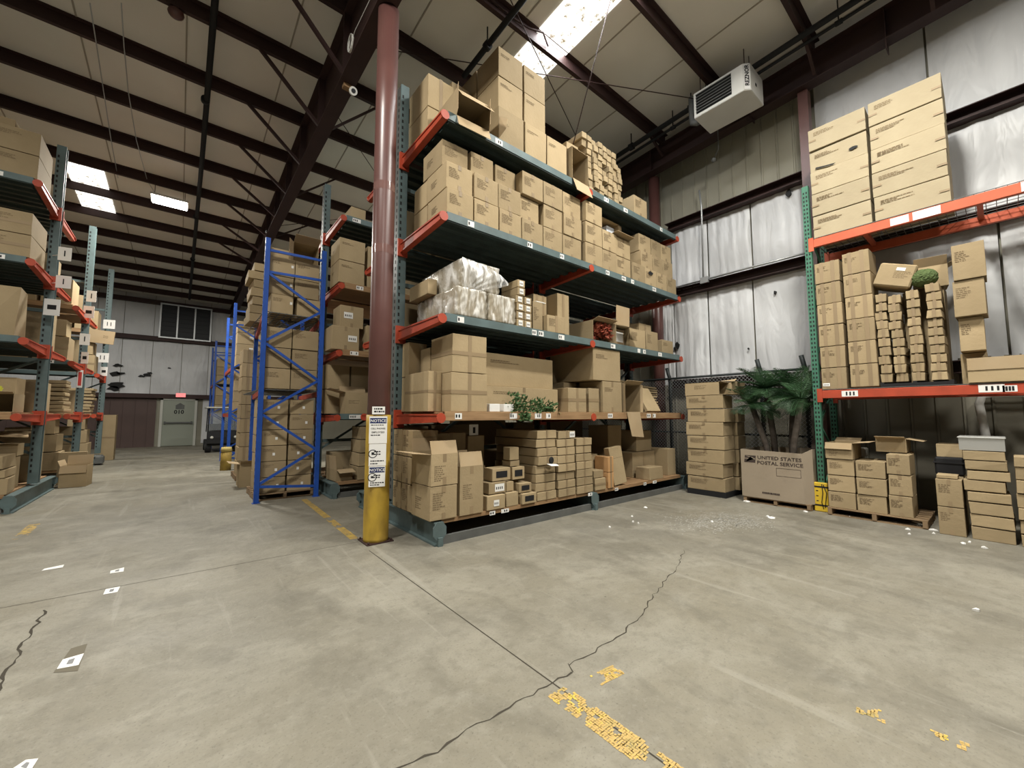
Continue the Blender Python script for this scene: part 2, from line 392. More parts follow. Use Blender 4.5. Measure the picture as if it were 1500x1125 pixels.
def open_carton(label, x0, x1, y0, y1, z0, z1, opening='top', flaps=(), front='S', rz=0.0, prn=0, tape=False, group=None, name='open_cardboard_box', inside=None, tilt=None):
    """an empty-looking carton open on one side. flaps: (edge, length, angle); edge 'l','r','n','f' (low/high u, low/high v), angle 0 = in line with the wall, 90 = folded straight out"""
    cx, cy = (x0 + x1) / 2, (y0 + y1) / 2
    W, D = (x1 - x0, y1 - y0) if front in 'SN' else (y1 - y0, x1 - x0)
    H = z1 - z0; W -= .006; D -= .006; H -= .004
    o = empty(name, (cx, cy, z0), FRONT[front] + R(rz)); tag(o, label, 'cardboard box', group)
    if tilt: o.rotation_euler = (tilt[0], tilt[1], FRONT[front] + R(rz))
    if opening == 'top':
        U, V, T = W, D, H; M = lambda u, v, t: Vector((u, v, t))
    else:                       # opens to the front, at local -y
        U, V, T = W, H, D; M = lambda u, v, t: Vector((u, D / 2 - t, v + H / 2))
    th = .006
    bm = bmesh.new()
    def slab(u0, u1, v0, v1, t0, t1, b=bm):
        vs = [b.verts.new(M(u, v, t)) for u in (u0, u1) for v in (v0, v1) for t in (t0, t1)]
        for f in [(0, 1, 3, 2), (4, 6, 7, 5), (0, 4, 5, 1), (2, 3, 7, 6), (0, 2, 6, 4), (1, 5, 7, 3)]: b.faces.new([vs[i] for i in f])
    u, v = U / 2, V / 2
    slab(-u, u, -v, v, 0, th)
    slab(-u, -u + th, -v, v, th, T); slab(u - th, u, -v, v, th, T)
    slab(-u + th, u - th, -v, -v + th, th, T); slab(-u + th, u - th, v - th, v, th, T)
    bmesh.ops.recalc_face_normals(bm, faces=bm.faces[:])
    if prn and opening == 'top': print_block(bm, -W * .38, H * .62, W * .42, prn, -D / 2 - .0012, .024)
    link('body', bm, [CARD, INK], o)
    for e, ln, ang in flaps:
        a = R(ang); fb = bmesh.new()
        if e in 'lr':
            s = -1 if e == 'l' else 1
            du, dt = s * math.sin(a), math.cos(a)
            c0 = [(s * u, -v + .004, T), (s * u, v - .004, T)]
            off = (du * ln, 0, dt * ln); nrm = (dt * s * .005, 0, -du * s * .005 * s)
        else:
            s = -1 if e == 'n' else 1
            dv, dt = s * math.sin(a), math.cos(a)
            c0 = [(-u + .004, s * v, T), (u - .004, s * v, T)]
            off = (0, dv * ln, dt * ln); nrm = (0, dt * s * .005, -abs(dv) * .005)
        k = .02 * ln
        A = [Vector(c0[0]), Vector(c0[1]), Vector(c0[1]) + Vector(off), Vector(c0[0]) + Vector(off)]
        Bq = [p - Vector(nrm) for p in A]
        va = [fb.verts.new(M(*p)) for p in A]; vb = [fb.verts.new(M(*p)) for p in Bq]
        fb.faces.new(va); fb.faces.new(vb[::-1])
        for i in range(4): fb.faces.new([va[i], va[(i + 1) % 4], vb[(i + 1) % 4], vb[i]])
        bmesh.ops.recalc_face_normals(fb, faces=fb.faces[:])
        link('flap', fb, FLAPM, o)
    if tape and opening == 'top':
        for za, zb in ((.004, .1), (H - .1, H - .004)):
            tb = bmesh.new(); box(tb, -.025, .025, -D / 2 - .0018, -D / 2 - .0006, za, zb); link('tape', tb, TAPE, o)
    return o
# ---------------------------------------------------------------- the building
XW, YW = 9.55, 26.2           # inner faces of the side wall and the far wall
def roof_z(y): return 8.71 - .05 * y
bm = bmesh.new()
for i in range(12):
    for j in range(16):
        x0, x1 = -16 + i * 2.2, -16 + (i + 1) * 2.2; y0, y1 = -5 + j * 2, -5 + (j + 1) * 2
        quad(bm, [(x0, y0, 0), (x1, y0, 0), (x1, y1, 0), (x0, y1, 0)])
bmesh.ops.remove_doubles(bm, verts=bm.verts[:], dist=.001)
floor = tag(link('floor', bm, CONC), 'worn grey concrete warehouse floor', None, None, 'structure')
def strip(name, pts, w, m, z, jag=0.0, wj=.3):
    """a thin ribbon lying on the floor along the points"""
    P = []
    for a, b in zip(pts, pts[1:]):
        a, b = Vector((*a, 0)), Vector((*b, 0)); n = max(1, int((b - a).length / .05)) if jag else 1
        for k in range(n): P.append(a.lerp(b, k / n))
    P.append(Vector((*pts[-1], 0)))
    bm = bmesh.new(); prev = None
    for i, p in enumerate(P):
        d = (P[min(i + 1, len(P) - 1)] - P[max(i - 1, 0)]).normalized(); s = Vector((-d.y, d.x, 0))
        q = p + s * random.uniform(-jag, jag)
        ww = w * random.uniform(1 - wj, 1 + wj) if jag else w
        cur = [bm.verts.new(q + s * ww / 2 + Vector((0, 0, z))), bm.verts.new(q - s * ww / 2 + Vector((0, 0, z)))]
        if prev: bm.faces.new([prev[0], prev[1], cur[1], cur[0]])
        prev = cur
    return link(name, bm, m, floor)
g = lambda *pp: [on_z(x, y) for x, y in pp]
strip('control_joint', [(1.74, -1), (1.74, 4.7)], .009, CRACKM, .0012)
strip('control_joint', [(-12, 5.62), (1.75, 5.1)], .006, CRACKM, .0012)
strip('crack', g((545, 1135), (640, 1100), (700, 1062), (745, 1035), (800, 1005), (838, 985)), .009, CRACKM, .0016, .016, .7)
strip('crack', g((835, 976), (862, 958), (905, 935), (938, 900), (965, 862), (985, 840), (1003, 806)), .007, CRACKM, .0016, .018, .7)
strip('crack', g((838, 985), (832, 972)), .006, CRACKM, .0018, .006, .5)
strip('crack', g((-20, 1040), (10, 985), (40, 935), (68, 893)), .012, CRACKM, .0016, .016, .7)
from mathutils import noise as mnoise
def worn_line(name, pts, w, keep=0.0, sc=7.0):
    """a painted stripe broken into the flakes that are left of it"""
    bm = bmesh.new(); cs = .014
    for a, b in zip(pts, pts[1:]):
        a, b = Vector((*a, 0)), Vector((*b, 0)); d = b - a; L = d.length; d.normalize(); s_ = Vector((-d.y, d.x, 0))
        for i in range(int(L / cs)):
            for j in range(int(w / cs)):
                p = a + d * (i + .5) * cs + s_ * ((j + .5) * cs - w / 2)
                v = mnoise.noise(p * sc) + .6 * mnoise.noise(p * sc * 3.1) + .4 * mnoise.noise(p * sc * .3)
                if v < keep:
                    h = cs * .52; q = Vector((0, 0, .0018))
                    q = q + p + Vector((random.uniform(-1, 1), random.uniform(-1, 1), 0)) * cs * .2
                    bm.faces.new([bm.verts.new(q + d * sx * h + s_ * sy * h) for sx, sy in ((-1, -1), (1, -1), (1, 1), (-1, 1))])
    return link(name, bm, FPAINT, floor)
worn_line('floor_line', [(1.83, 8.25), (1.76, 5.25)], .11, .45)
worn_line('floor_line', [(1.715, 1.69), (1.72, .5)], .15, .30)
worn_line('floor_line', g((872, 997), (907, 980)), .10, .12)
worn_line('floor_line', g((1255, 1035), (1300, 1052), (1370, 1080), (1470, 1118)), .12, -.22)
worn_line('floor_line', g((25, 790), (50, 768)), .12, -.1)

DUST = mat('pale_dust', (.36, .35, .31), .9)
bm = bmesh.new()
for k in range(1500):
    px, py = random.gauss(1062, 38), random.gauss(763, 7)
    if py < 748 or px > 1135: continue
    x, y = on_z(px, py); a = random.uniform(0, PI); r = random.uniform(.004, .022)
    bm.faces.new([bm.verts.new((x + r * math.cos(a + q), y + r * math.sin(a + q) * .6, .0015)) for q in (0, 1.6, 3.1, 4.7)])
link('dust_patch', bm, DUST, floor)
# roof deck with the rows of insulation seams, one slab with openings is not needed: skylights are set just under it
bm = bmesh.new()
for j in range(16):
    y0, y1 = -5 + j * 1.95, -5 + (j + 1) * 1.95
    for i in range(12):
        x0, x1 = -16 + i * 2.14, -16 + (i + 1) * 2.14
        quad(bm, [(x0, y0, roof_z(y0)), (x0, y1, roof_z(y1)), (x1, y1, roof_z(y1)), (x1, y0, roof_z(y0))])
        quad(bm, [(x0, y0, roof_z(y0) + .1), (x1, y0, roof_z(y0) + .1), (x1, y1, roof_z(y1) + .1), (x0, y1, roof_z(y1) + .1)])
ceil = tag(link('ceiling', bm, ROOFM), 'pale faced roof insulation between brown purlins', None, None, 'structure')
SEAM = mat('seam_tape', (.33, .30, .25), .8)  # insulation seams, darker than the roof facing
for k in range(17):
    x = -15.2 + k * 1.5 + random.uniform(-.1, .1)
    bm = bmesh.new(); y0, y1 = -5, 26
    prism(bm, [(y0, roof_z(y0) - .012), (y1, roof_z(y1) - .012), (y1, roof_z(y1) + .01), (y0, roof_z(y0) + .01)], 'x', x - .012, x + .012)
    link('insulation_seam', bm, SEAM, ceil)
# skylights
def skylight(n, x0, x1, y0, y1):
    bm = bmesh.new()
    prism(bm, [(y0, roof_z(y0) - .015), (y1, roof_z(y1) - .015), (y1, roof_z(y1) + .02), (y0, roof_z(y0) + .02)], 'x', x0, x1)
    tag(link('window_%d' % n, bm, SKYM), 'bright translucent roof skylight panel', None, None, 'structure')
skylight(1, 4.64, 5.40, 2.2, 6.1)
ld = bpy.data.lights.new('daylight', 'AREA'); ld.shape = 'RECTANGLE'; ld.size = .7; ld.size_y = 3.6; ld.energy = 260; ld.color = (.96, .985, 1.0)
lo = bpy.data.objects.new('daylight', ld); C.objects.link(lo); lo.location = (5.02, 4.1, 8.44)
skylight(2, -2.62, -1.88, 14.7, 17.4)
# purlins: Z sections
for k in range(-8, 12):
    y = 8.04 + 1.54 * k
    zt = roof_z(y); zb = zt - .225
    bm = bmesh.new()
    t = .012
    prism(bm, [(y - .075, zt), (y + t, zt), (y + t, zb + t), (y + .075, zb + t), (y + .075, zb), (y, zb), (y, zt - t), (y - .075, zt - t)], 'x', -16, 9.0)
    tag(link('roof_beam', bm, BROWN), 'brown steel roof purlin', None, None, 'structure')
# main frame rafter over the column line, tapered I section
def rafter(x, ys, zbs, fw, label, tw=.02):
    bm = bmesh.new()
    poly = [(y, z) for y, z in zip(ys, zbs)] + [(y, roof_z(y) - .225) for y in reversed(ys)]
    prism(bm, poly, 'x', x - tw / 2, x + tw / 2)
    for i in range(len(ys) - 1):
        prism(bm, [(ys[i], zbs[i] - .016), (ys[i + 1], zbs[i + 1] - .016), (ys[i + 1], zbs[i + 1]), (ys[i], zbs[i])], 'x', x - fw / 2, x + fw / 2)
        za, zb = roof_z(ys[i]) - .225, roof_z(ys[i + 1]) - .225
        prism(bm, [(ys[i], za - .016), (ys[i + 1], zb - .016), (ys[i + 1], zb), (ys[i], za)], 'x', x - fw / 2, x + fw / 2)
    return tag(link('rafter_beam', bm, BROWN), label, None, None, 'structure')
rf = rafter(1.88, [-4, 4.2, 5.6, 14.5, 26], [7.16, 7.06, 7.06, 7.08, 6.75], .25, 'deep brown steel frame rafter over the column')
for k in (-1, 0, 1, 2, 3, 4, 5, 6):
    y = 8.04 + 1.54 * k; zt = roof_z(y) - .22; zb = 7.1
    bm = bmesh.new(); bar(bm, (1.78, y, zb), (.75, y, zt), .055)
    link('brace', bm, BROWN, rf)
    if k in (0, 2, 4):
        bm = bmesh.new(); bar(bm, (1.98, y, zb), (2.95, y, zt), .04)
        link('brace', bm, BROWN, rf)
    bm = bmesh.new(); box(bm, 1.76, 2.0, y - .006, y + .006, zb - .02, zt)
    link('stiffener_plate', bm, BROWN, rf)
rr = rafter(8.98, [-4, 0, 5.7, 26], [8.05, 7.92, 7.66, 6.8], .26, 'dark brown end frame rafter along the side wall')
for y in (.9, 3.0, 5.3):
    bm = bmesh.new(); box(bm, 8.86, 9.1, y - .008, y + .008, 7.7, roof_z(y) - .24); link('stiffener_plate', bm, BROWN, rr)
for k in (-5, -4, -3, -2):
    y = 8.04 + 1.54 * k
    bm = bmesh.new(); bar(bm, (8.86, y, 7.9), (8.2, y, roof_z(y) - .22), .05); link('brace', bm, BROWN, rr)
# rod bracing under the roof
for a, b in (((2.0, 6.9, 8.05), (8.9, 3.2, 8.12)), ((2.0, 3.8, 8.12), (8.9, 6.9, 8.0)), ((2.0, 14.6, 7.6), (8.9, 7.0, 7.95)), ((2.0, 8.4, 7.95), (6.5, 13, 7.7)), ((5.0, 3.6, 8.2), (5.05, 4.5, 6.2))):
    bm = bmesh.new(); tube(bm, [a, b], .009, 6)
    tag(link('bracing_rod_beam', bm, BROWN), 'thin steel bracing rod under the roof', None, None, 'structure')
# support column with its yellow sleeve
colr = empty('support_column', (1.935, 5.02, 0)); tag(colr, 'round red-brown steel column with yellow painted foot', None, None, 'structure')
bm = bmesh.new(); tube(bm, [(0, 0, 0), (0, 0, 3.0), (0, 0, 5.5), (0, 0, 7.06)], .138, 28); link('column_shaft', bm, COLM, colr)
bm = bmesh.new()
zz = [0, .05, .3, .7, 1.1, 1.4, 1.548]
tube(bm, [(0, 0, z) for z in zz], [.150, .150, .152, .150, .149, .149, .149], 28); 
link('yellow_sleeve', bm, YEL, colr)
bm = bmesh.new(); box(bm, -.165, .165, -.165, .165, 0, .014); 
for sx in (-1, 1):
    for sy in (-1, 1): tube(bm, [(sx * .14, sy * .14, .014), (sx * .14, sy * .14, .035)], .012, 6)
link('base_plate', bm, BROWN, colr)
TAPEC = mat('clear_tape_band', (.16, .085, .075), .12, spec=.9)
for z in (4.46, 3.62):
    bm = bmesh.new(); tube(bm, [(0, 0, z), (0, 0, z + .11)], .1395, 24, caps=False); link('tape_band', bm, TAPEC, colr)

# notices taped on the column (facing the open floor)
def notice(name, label, x, z0, z1, w, build):
    o = empty(name, (x, 5.02 - .152, z0)); tag(o, label, 'sign')
    n = 8
    bm = bmesh.new()
    h = z1 - z0
    box(bm, -w / 2, w / 2, -.006, -.004, 0, h)
    link('sheet', bm, PAPER, o)
    build(o, w, h)
    o.rotation_euler = (0, 0, R(-22)); o.location = (1.935 - math.sin(R(22)) * .151, 5.02 - math.cos(R(22)) * .151, z0)
    return o
NAVY = mat('navy_print', (.01, .02, .09), .6)
def rows(o, w, zs, m=BLACKM, name='printed_lines', fr=.8):
    bm = bmesh.new()
    for z, hh, l in zs:
        x = -w * fr / 2
        while x < -w * fr / 2 + w * fr * l:
            q = random.uniform(.012, .03); box(bm, x, x + q, -.0068, -.006, z, z + hh); x += q + .006
    link(name, bm, m, o)
def hdr(o, w, z0, z1, txt):
    bm = bmesh.new(); box(bm, -w * .46, w * .46, -.0072, -.006, z0, z1); link('header_bar', bm, NAVY, o)
    text_mesh('header_text', txt, (z1 - z0) * .74, PAPER, o, (0, -.0078, (z0 + z1) / 2 - .003), (PI / 2, 0, 0), .0004, .0006, 1.05)
def b1(o, w, h):
    hdr(o, w, h - .085, h - .02, 'NOTICE')
    text_mesh('notice_text', 'CELL PHONES', .027, BLACKM, o, (0, -.0066, h - .15), (PI / 2, 0, 0), .0004, .0004)
    text_mesh('notice_text', 'EMPLOYEES', .029, BLACKM, o, (0, -.0066, h - .195), (PI / 2, 0, 0), .0004, .0004)
    rows(o, w, [(h - .112, .01, .9), (h - .235, .012, .6)])
def b2(o, w, h):
    bm = bmesh.new()
    for k in range(20):
        a0, a1 = 2 * PI * k / 20, 2 * PI * (k + 1) / 20
        quad(bm, [(-.055 + r * math.cos(a), -.0066, h * .55 + r * math.sin(a)) for r, a in ((.042, a0), (.042, a1), (.052, a1), (.052, a0))])
    box(bm, -.07, -.04, -.0066, -.006, h * .5, h * .62)
    link('round_symbol', bm, BLACKM, o)
    rows(o, w, [(h * .62, .014, .95), (h * .5, .014, .8)], fr=.42); rows(o, w, [(h * .2, .013, .9), (h * .08, .012, .5)])
def b3(o, w, h):
    hdr(o, w, h - .075, h - .012, 'NOTICE'); b2(o, w, h * .85)
notice('notice_sign', 'white notice sheet with dark blue header, topmost of the taped sheets on yellow column', 0, 1.20, 1.53, .21, b1)
notice('notice_sign', 'plain white sheet with round symbol between two headed notices on yellow column', 0, .93, 1.195, .2, b2)
notice('notice_sign', 'white notice sheet with dark header, lowest of the taped sheets on yellow column', 0, .68, .925, .19, b3)
def b0(o, w, h): rows(o, w, [(h * .6, .02, .7), (h * .25, .02, 1)], fr=.7)
notice('small_sign', 'small white card on the brown column just above the yellow paint', 0, 1.555, 1.65, .15, b0)
def bdummy(o, w, h): pass
# pipe brackets, spotlight and cable coil on the rafter
o = empty('spotlight', (1.9, 6.65, 7.06)); tag(o, 'small white round lamp on a wooden block under the brown rafter', 'lamp')
bm = bmesh.new(); box(bm, -.08, .08, -.05, .05, -.08, -.017); link('mounting_block', bm, WOOD, o)
bm = bmesh.new(); tube(bm, [(0.05, 0, -.08), (.06, -.05, -.12), (.06, -.1, -.14)], [.03, .06, .065], 16); link('lamp_head', bm, WHITEM, o)
bm = bmesh.new(); tube(bm, [(.06, -.101, -.14), (.06, -.106, -.142)], .035, 14); link('lens', bm, GLASSD, o)
bm = bmesh.new()
pts = []
for k in range(90):
    a = k * .42; pts.append((1.71 + .012 * math.cos(a * .7), 5.93 + .10 * math.cos(a) + .004 * random.uniform(-1, 1), 7.14 + .13 * math.sin(a)))
tube(bm, [(1.74, 4.6, 7.30), (1.735, 5.2, 7.24), (1.72, 5.75, 7.22)] + pts, .005, 5)
tag(link('cable_coil', bm, WHITEM), 'coil of thin white cable hung on the side of the brown rafter', 'cable')

# side wall: sheet wall, insulation panels, girts, columns
bm = bmesh.new(); box(bm, XW + .1, XW + .2, -5, YW, 0, 9.3)
wr = tag(link('wall_right', bm, PANEL), 'long side wall of the warehouse', None, None, 'structure')
def rib_panel(bm, y0, y1, z0, z1, x, pitch=.3):
    n = int((y1 - y0) / pitch)
    box(bm, x, x + .03, y0, y1, z0, z1)
    for k in range(n + 1):
        yy = y0 + k * pitch
        prism(bm, [(x, yy - .025), (x - .025, yy - .01), (x - .025, yy + .01), (x, yy + .025)], 'z', z0, z1)
bm = bmesh.new(); rib_panel(bm, 2.15, 5.6, 6.3, 8.5, XW + .03); link('ribbed_panel', bm, PANEL, wr)
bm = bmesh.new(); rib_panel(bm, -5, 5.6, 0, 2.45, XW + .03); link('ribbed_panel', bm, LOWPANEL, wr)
bm = bmesh.new(); rib_panel(bm, 5.6, 12, 0, 8.5, XW + .03); link('ribbed_panel', bm, PANEL, wr)
def vinyl(y0, y1, z0, z1, bulge=.05):
    bm = bmesh.new(); ny, nz = 24, 18
    ph = random.uniform(0, 9); grid = []
    for i in range(ny + 1):
        col = []
        for j in range(nz + 1):
            u, v = i / ny, j / nz
            edge = math.sin(PI * min(1, u * 1.0)) ** .35 if 0 < u < 1 else 0
            x = XW + .03 - bulge * edge * (.7 + .5 * math.sin(2.2 * v * PI + ph)) - .008 * math.sin(u * 23 + ph + 1.5 * v) - .006 * math.sin(u * 41 - 3 * v)
            col.append(bm.verts.new((x, y0 + (y1 - y0) * u, z0 + (z1 - z0) * v)))
        grid.append(col)
    for i in range(ny):
        for j in range(nz):
            f = bm.faces.new([grid[i][j], grid[i][j + 1], grid[i + 1][j + 1], grid[i + 1][j]]); f.smooth = True
    return link('insulation_panel', bm, FOIL, wr)
for y0, y1 in ((4.28, 5.2), (3.33, 4.27), (2.1, 3.32)):
    vinyl(y0 + .01, y1 - .01, 4.66, 6.22)
for y0, y1 in ((4.32, 5.18), (3.35, 4.31), (1.6, 3.34), (-.1, 1.59), (-1.8, -.11), (-4.5, -1.81)):
    vinyl(y0 + .01, y1 - .01, 2.3, 4.5)
vinyl(5.19, 5.6, 2.3, 4.5, .02)
for y0, y1 in ((.5, 2.08), (-1.2, .49), (-3.4, -1.21)):
    vinyl(y0 + .01, y1 - .01, 4.66, 6.22); vinyl(y0 + .01, y1 - .01, 6.42, 8.5)
# a torn dark hole or two in the vinyl
for (px, py, s) in ((992, 506, .10), (988, 511, .05), (1135, 428, .05), (1155, 283, .09), (1096, 511, .03)):
    y, z = on_x(px, py, XW - .05)
    bm = bmesh.new(); n = 9
    vs = [bm.verts.new((XW - .05, y + s * (.6 + .5 * random.random()) * math.cos(2 * PI * k / n) * .6, z + s * (.5 + .6 * random.random()) * math.sin(2 * PI * k / n))) for k in range(n)]
    vc = [bm.verts.new((v.co.x + .03, v.co.y, v.co.z)) for v in vs]
    bm.faces.new(vs)
    for k in range(n): bm.faces.new([vs[k], vs[(k + 1) % n], vc[(k + 1) % n], vc[k]])
    link('tear', bm, DARKGAP, wr)
for z, y0, y1 in ((6.32, -4.6, 1.98), (6.32, 2.2, 5.25), (4.58, -4.6, 1.98), (4.58, 2.2, 5.25), (2.3, -4.6, 1.98), (2.3, 2.2, 5.25)):
    bm = bmesh.new(); x = XW - .19
    prism(bm, [(x, z - .1), (x + .19, z - .1), (x + .19, z + .1), (x, z + .1), (x, z + .085), (x + .17, z + .085), (x + .17, z - .085), (x, z - .085)], 'y', y0, y1)
    tag(link('wall_girt_beam', bm, BROWN), 'horizontal brown steel wall girt', None, None, 'structure')
bm = bmesh.new(); tube(bm, [(XW - .22, 2.25, 4.715), (XW - .22, 3.2, 4.715), (XW - .22, 5.2, 4.69)], .022, 8); tube(bm, [(XW - .22, 4.30, 4.7), (XW - .22, 4.28, 6.5), (XW - .22, 4.32, 6.9)], .022, 8)
box(bm, XW - .26, XW - .195, 4.18, 4.36, 4.62, 4.76)
tag(link('conduit_pipe', bm, GALV), 'thin grey conduit with a junction box on the side wall', 'pipe')
for y, r in ((5.42, .135),):
    bm = bmesh.new(); tube(bm, [(9.2, y, 0), (9.2, y, 7.65)], r, 24)
    tag(link('wall_column', bm, COLM), 'round brown steel column by the side wall', None, None, 'structure')
bm = bmesh.new(); prism(bm, [(9.0, 2.04), (9.2, 2.04), (9.2, 2.2), (9.0, 2.2)], 'z', 0, 7.8)
tag(link('wall_column', bm, COLM), 'square brown steel column by the side wall', None, None, 'structure')

# far wall
bm = bmesh.new(); box(bm, -16, XW + .2, YW + .1, YW + .2, 0, 8.4)
wf = tag(link('wall_far', bm, PANEL), 'far end wall of the warehouse', None, None, 'structure')
bm = bmesh.new(); box(bm, -16, -.95, YW + .02, YW + .08, 0, 2.35)
for k in range(34): box(bm, -15.5 + k * .43, -15.46 + k * .43, YW, YW + .02, 0, 2.35)
link('brown_panel', bm, BRPANEL, wf)
def vinyl_far(x0, x1, z0, z1):
    bm = bmesh.new(); n = 8
    ph = random.uniform(0, 9)
    G2 = [[bm.verts.new((x0 + (x1 - x0) * i / n, YW + .06 - .05 * math.sin(PI * i / n) * (.8 + .4 * math.sin(j + ph)), z0 + (z1 - z0) * j / n)) for j in range(n + 1)] for i in range(n + 1)]
    for i in range(n):
        for j in range(n):
            bm.faces.new([G2[i][j], G2[i + 1][j], G2[i + 1][j + 1], G2[i][j + 1]]).smooth = True
    link('insulation_panel', bm, FOIL, wf)
xs = [-7.2, -5.9, -4.6, -3.2, -2.3, -1.22, -.1, .98, 2.0, 3.2, 4.6]
for a, b in zip(xs, xs[1:]):
    vinyl_far(a + .01, b - .01, 2.55, 5.15); vinyl_far(a + .01, b - .01, 5.4, 7.0)
    vinyl_far(a + .01, b - .01, 7.15, 7.6)
vinyl_far(.85, 2.0, .1, 2.35)
for z in (2.46, 5.27, 7.06):
    bm = bmesh.new(); box(bm, -16, 5, YW - .2, YW + .02, z - .1, z + .1)
    tag(link('wall_girt_beam', bm, BROWN), 'horizontal brown steel girt on the far wall', None, None, 'structure')
for (px, py, s) in ((170, 548, .28), (172, 535, .2), (170, 563, .42), (166, 569, .3), (207, 551, .16), (214, 549, .22), (220, 546, .13), (248, 539, .1), (177, 547, .18)):
    x, z = on_y(px, py, YW - .02); bm = bmesh.new(); n = 9
    vs = [bm.verts.new((x + s * (.4 + .6 * random.random()) * math.cos(2 * PI * k / n), YW - .015, z + .5 * s * (.4 + .6 * random.random()) * math.sin(2 * PI * k / n))) for k in range(n)]
    vc = [bm.verts.new((v.co.x, v.co.y + .04, v.co.z)) for v in vs]
    bm.faces.new(vs)
    for k in range(n): bm.faces.new([vs[k], vs[(k + 1) % n], vc[(k + 1) % n], vc[k]])
    link('tear', bm, DARKGAP, wf)
# louvred fan bank
w3 = empty('window_3', (0, YW - .25, 5.37)); tag(w3, 'dark three-bay louvre fan opening high on the far wall', None, None, 'structure')
bm = bmesh.new()
for x in (-1.0, -.35, .33, .98): box(bm, x - .03, x + .03, -.06, .0, 0, 1.62)
box(bm, -1.03, 1.01, -.06, 0, -.06, 0); box(bm, -1.03, 1.01, -.06, 0, 1.6, 1.66)
link('window_frame', bm, GALV, w3)
for a, b in ((-.97, -.38), (-.32, .30), (.36, .95)):
    bm = bmesh.new(); box(bm, a, b, .02, .05, 0, 1.6)
    for k in range(7): box(bm, a, b, -.01, .02, .1 + k * .22, .13 + k * .22)
    link('louvre_pane', bm, GLASSD, w3)
# exit door 010
d1 = empty('door_1', (.0, YW - .06, 0)); tag(d1, 'sage green steel exit door numbered 010 with push bar', None, None, 'structure')
x0, x1 = -.70, .53
bm = bmesh.new(); box(bm, x0, x1, 0, .05, 0.02, 2.27); link('door_leaf', bm, DOORM, d1)
bm = bmesh.new(); box(bm, x0 - .1, x0, -.03, .06, 0, 2.36); box(bm, x1, x1 + .1, -.03, .06, 0, 2.36); box(bm, x0 - .1, x1 + .1, -.03, .06, 2.27, 2.36)
link('door_frame', bm, CREAM, d1)
bm = bmesh.new(); box(bm, x0 + .06, x1 - .08, -.09, -.05, 1.12, 1.19); box(bm, x0 + .06, x0 + .14, -.1, 0, 1.1, 1.22); box(bm, x1 - .14, x1 - .06, -.1, 0, 1.1, 1.22)
link('push_bar', bm, GREYST, d1)
text_mesh('door_number', '010', .26, BLACKM, d1, (-.08, -.004, 1.68), (PI / 2, 0, 0), .002, .008)
bm = bmesh.new(); box(bm, -.22, .12, -.004, 0, 1.82, 2.0); prism(bm, [(-.25, 2.0), (.15, 2.0), (-.05, 2.14)], 'y', -.004, 0); link('door_notice', bm, GREYST, d1)
o = empty('exit_sign', (-.05, YW - .30, 2.42)); tag(o, 'small glowing red and white EXIT sign above the far door', 'sign')
bm = bmesh.new(); box(bm, -.19, .19, 0, .1, 0, .2); link('sign_body', bm, PAPER, o)
bm = bmesh.new(); box(bm, -.18, .18, -.004, 0, .01, .19); link('sign_face', bm, PINK, o)
text_mesh('exit_text', 'EXIT', .15, PAPER, o, (0, -.006, .1), (PI / 2, 0, 0), .001, .002)

# sprinkler pipes
def pipe(name, label, pts, r, hang=()):
    o = empty(name, pts[0]); tag(o, label, 'pipe')
    P0 = Vector(pts[0]); bm = bmesh.new(); tube(bm, [Vector(p) - P0 for p in pts], r, 10); link('pipe_run', bm, DARKGAP, o)
    for y in hang:
        p = Vector((pts[0][0] + (pts[-1][0] - pts[0][0]) * (y - pts[0][1]) / (pts[-1][1] - pts[0][1]), y, pts[0][2] + (pts[-1][2] - pts[0][2]) * (y - pts[0][1]) / (pts[-1][1] - pts[0][1])))
        b = bmesh.new(); tube(b, [p - P0 + Vector((0, -.05, 0)), p - P0 + Vector((0, .05, 0))], r * 1.5, 10); bar(b, p - P0, p - P0 + Vector((0, 0, max(.03, roof_z(y) - p.z - .02))), .018)
        link('pipe_hanger', b, DARKGAP, o)
    return o
pipe('sprinkler_pipe', 'dark sprinkler pipe running down the roof over the wide aisle', [(.1, -3, 8.52), (.1, 12, 7.80), (.05, 25, 7.2)], .05, (9.9, 15.5, 19.3))
pipe('sprinkler_pipe', 'short dark sprinkler pipe beside the bright roof skylight', [(3.88, -2, 8.45), (3.88, 6.2, 8.02)], .05, (5.42,))
pipe('sprinkler_pipe', 'thick dark pipe running past the white unit heater', [(8.2, -3, 8.5), (8.2, 7.2, 7.99)], .055, (1.0, 3.9, 5.4))
pipe('gas_pipe', 'thinner dark pipe just below the thick pipe by the heater', [(8.34, -3, 8.43), (8.34, 7.2, 7.92)], .03, (1.4, 4.4))
bm = bmesh.new(); bb = [(-.9, 5.2, roof_z(5.2) - .03)]
o = empty('ceiling_detector', on_z(258, 17, 8.05) + (8.02,)); tag(o, 'small red-brown dome fixed under a purlin above the wide aisle', 'detector')
bm = bmesh.new(); bmesh.ops.create_uvsphere(bm, u_segments=16, v_segments=8, radius=.11, matrix=Matrix.Diagonal((1, 1, .7, 1))); link('dome', bm, COLM, o, smooth=True)
bm = bmesh.new(); box(bm, -.03, .03, -.02, .02, .05, .16); link('bracket', bm, BROWN, o)
# conduit along the purlin next to the skylight
bm = bmesh.new(); y = 4.9
tube(bm, [(3.0, 4.93, 8.32), (4.1, 4.93, 8.32), (4.4, 4.90, 8.32), (4.65, 4.80, 8.32), (4.9, 4.93, 8.32)], .018, 6)
tag(link('conduit_pipe', bm, BROWN), 'thin conduit bending along the purlin under the skylight', 'pipe')
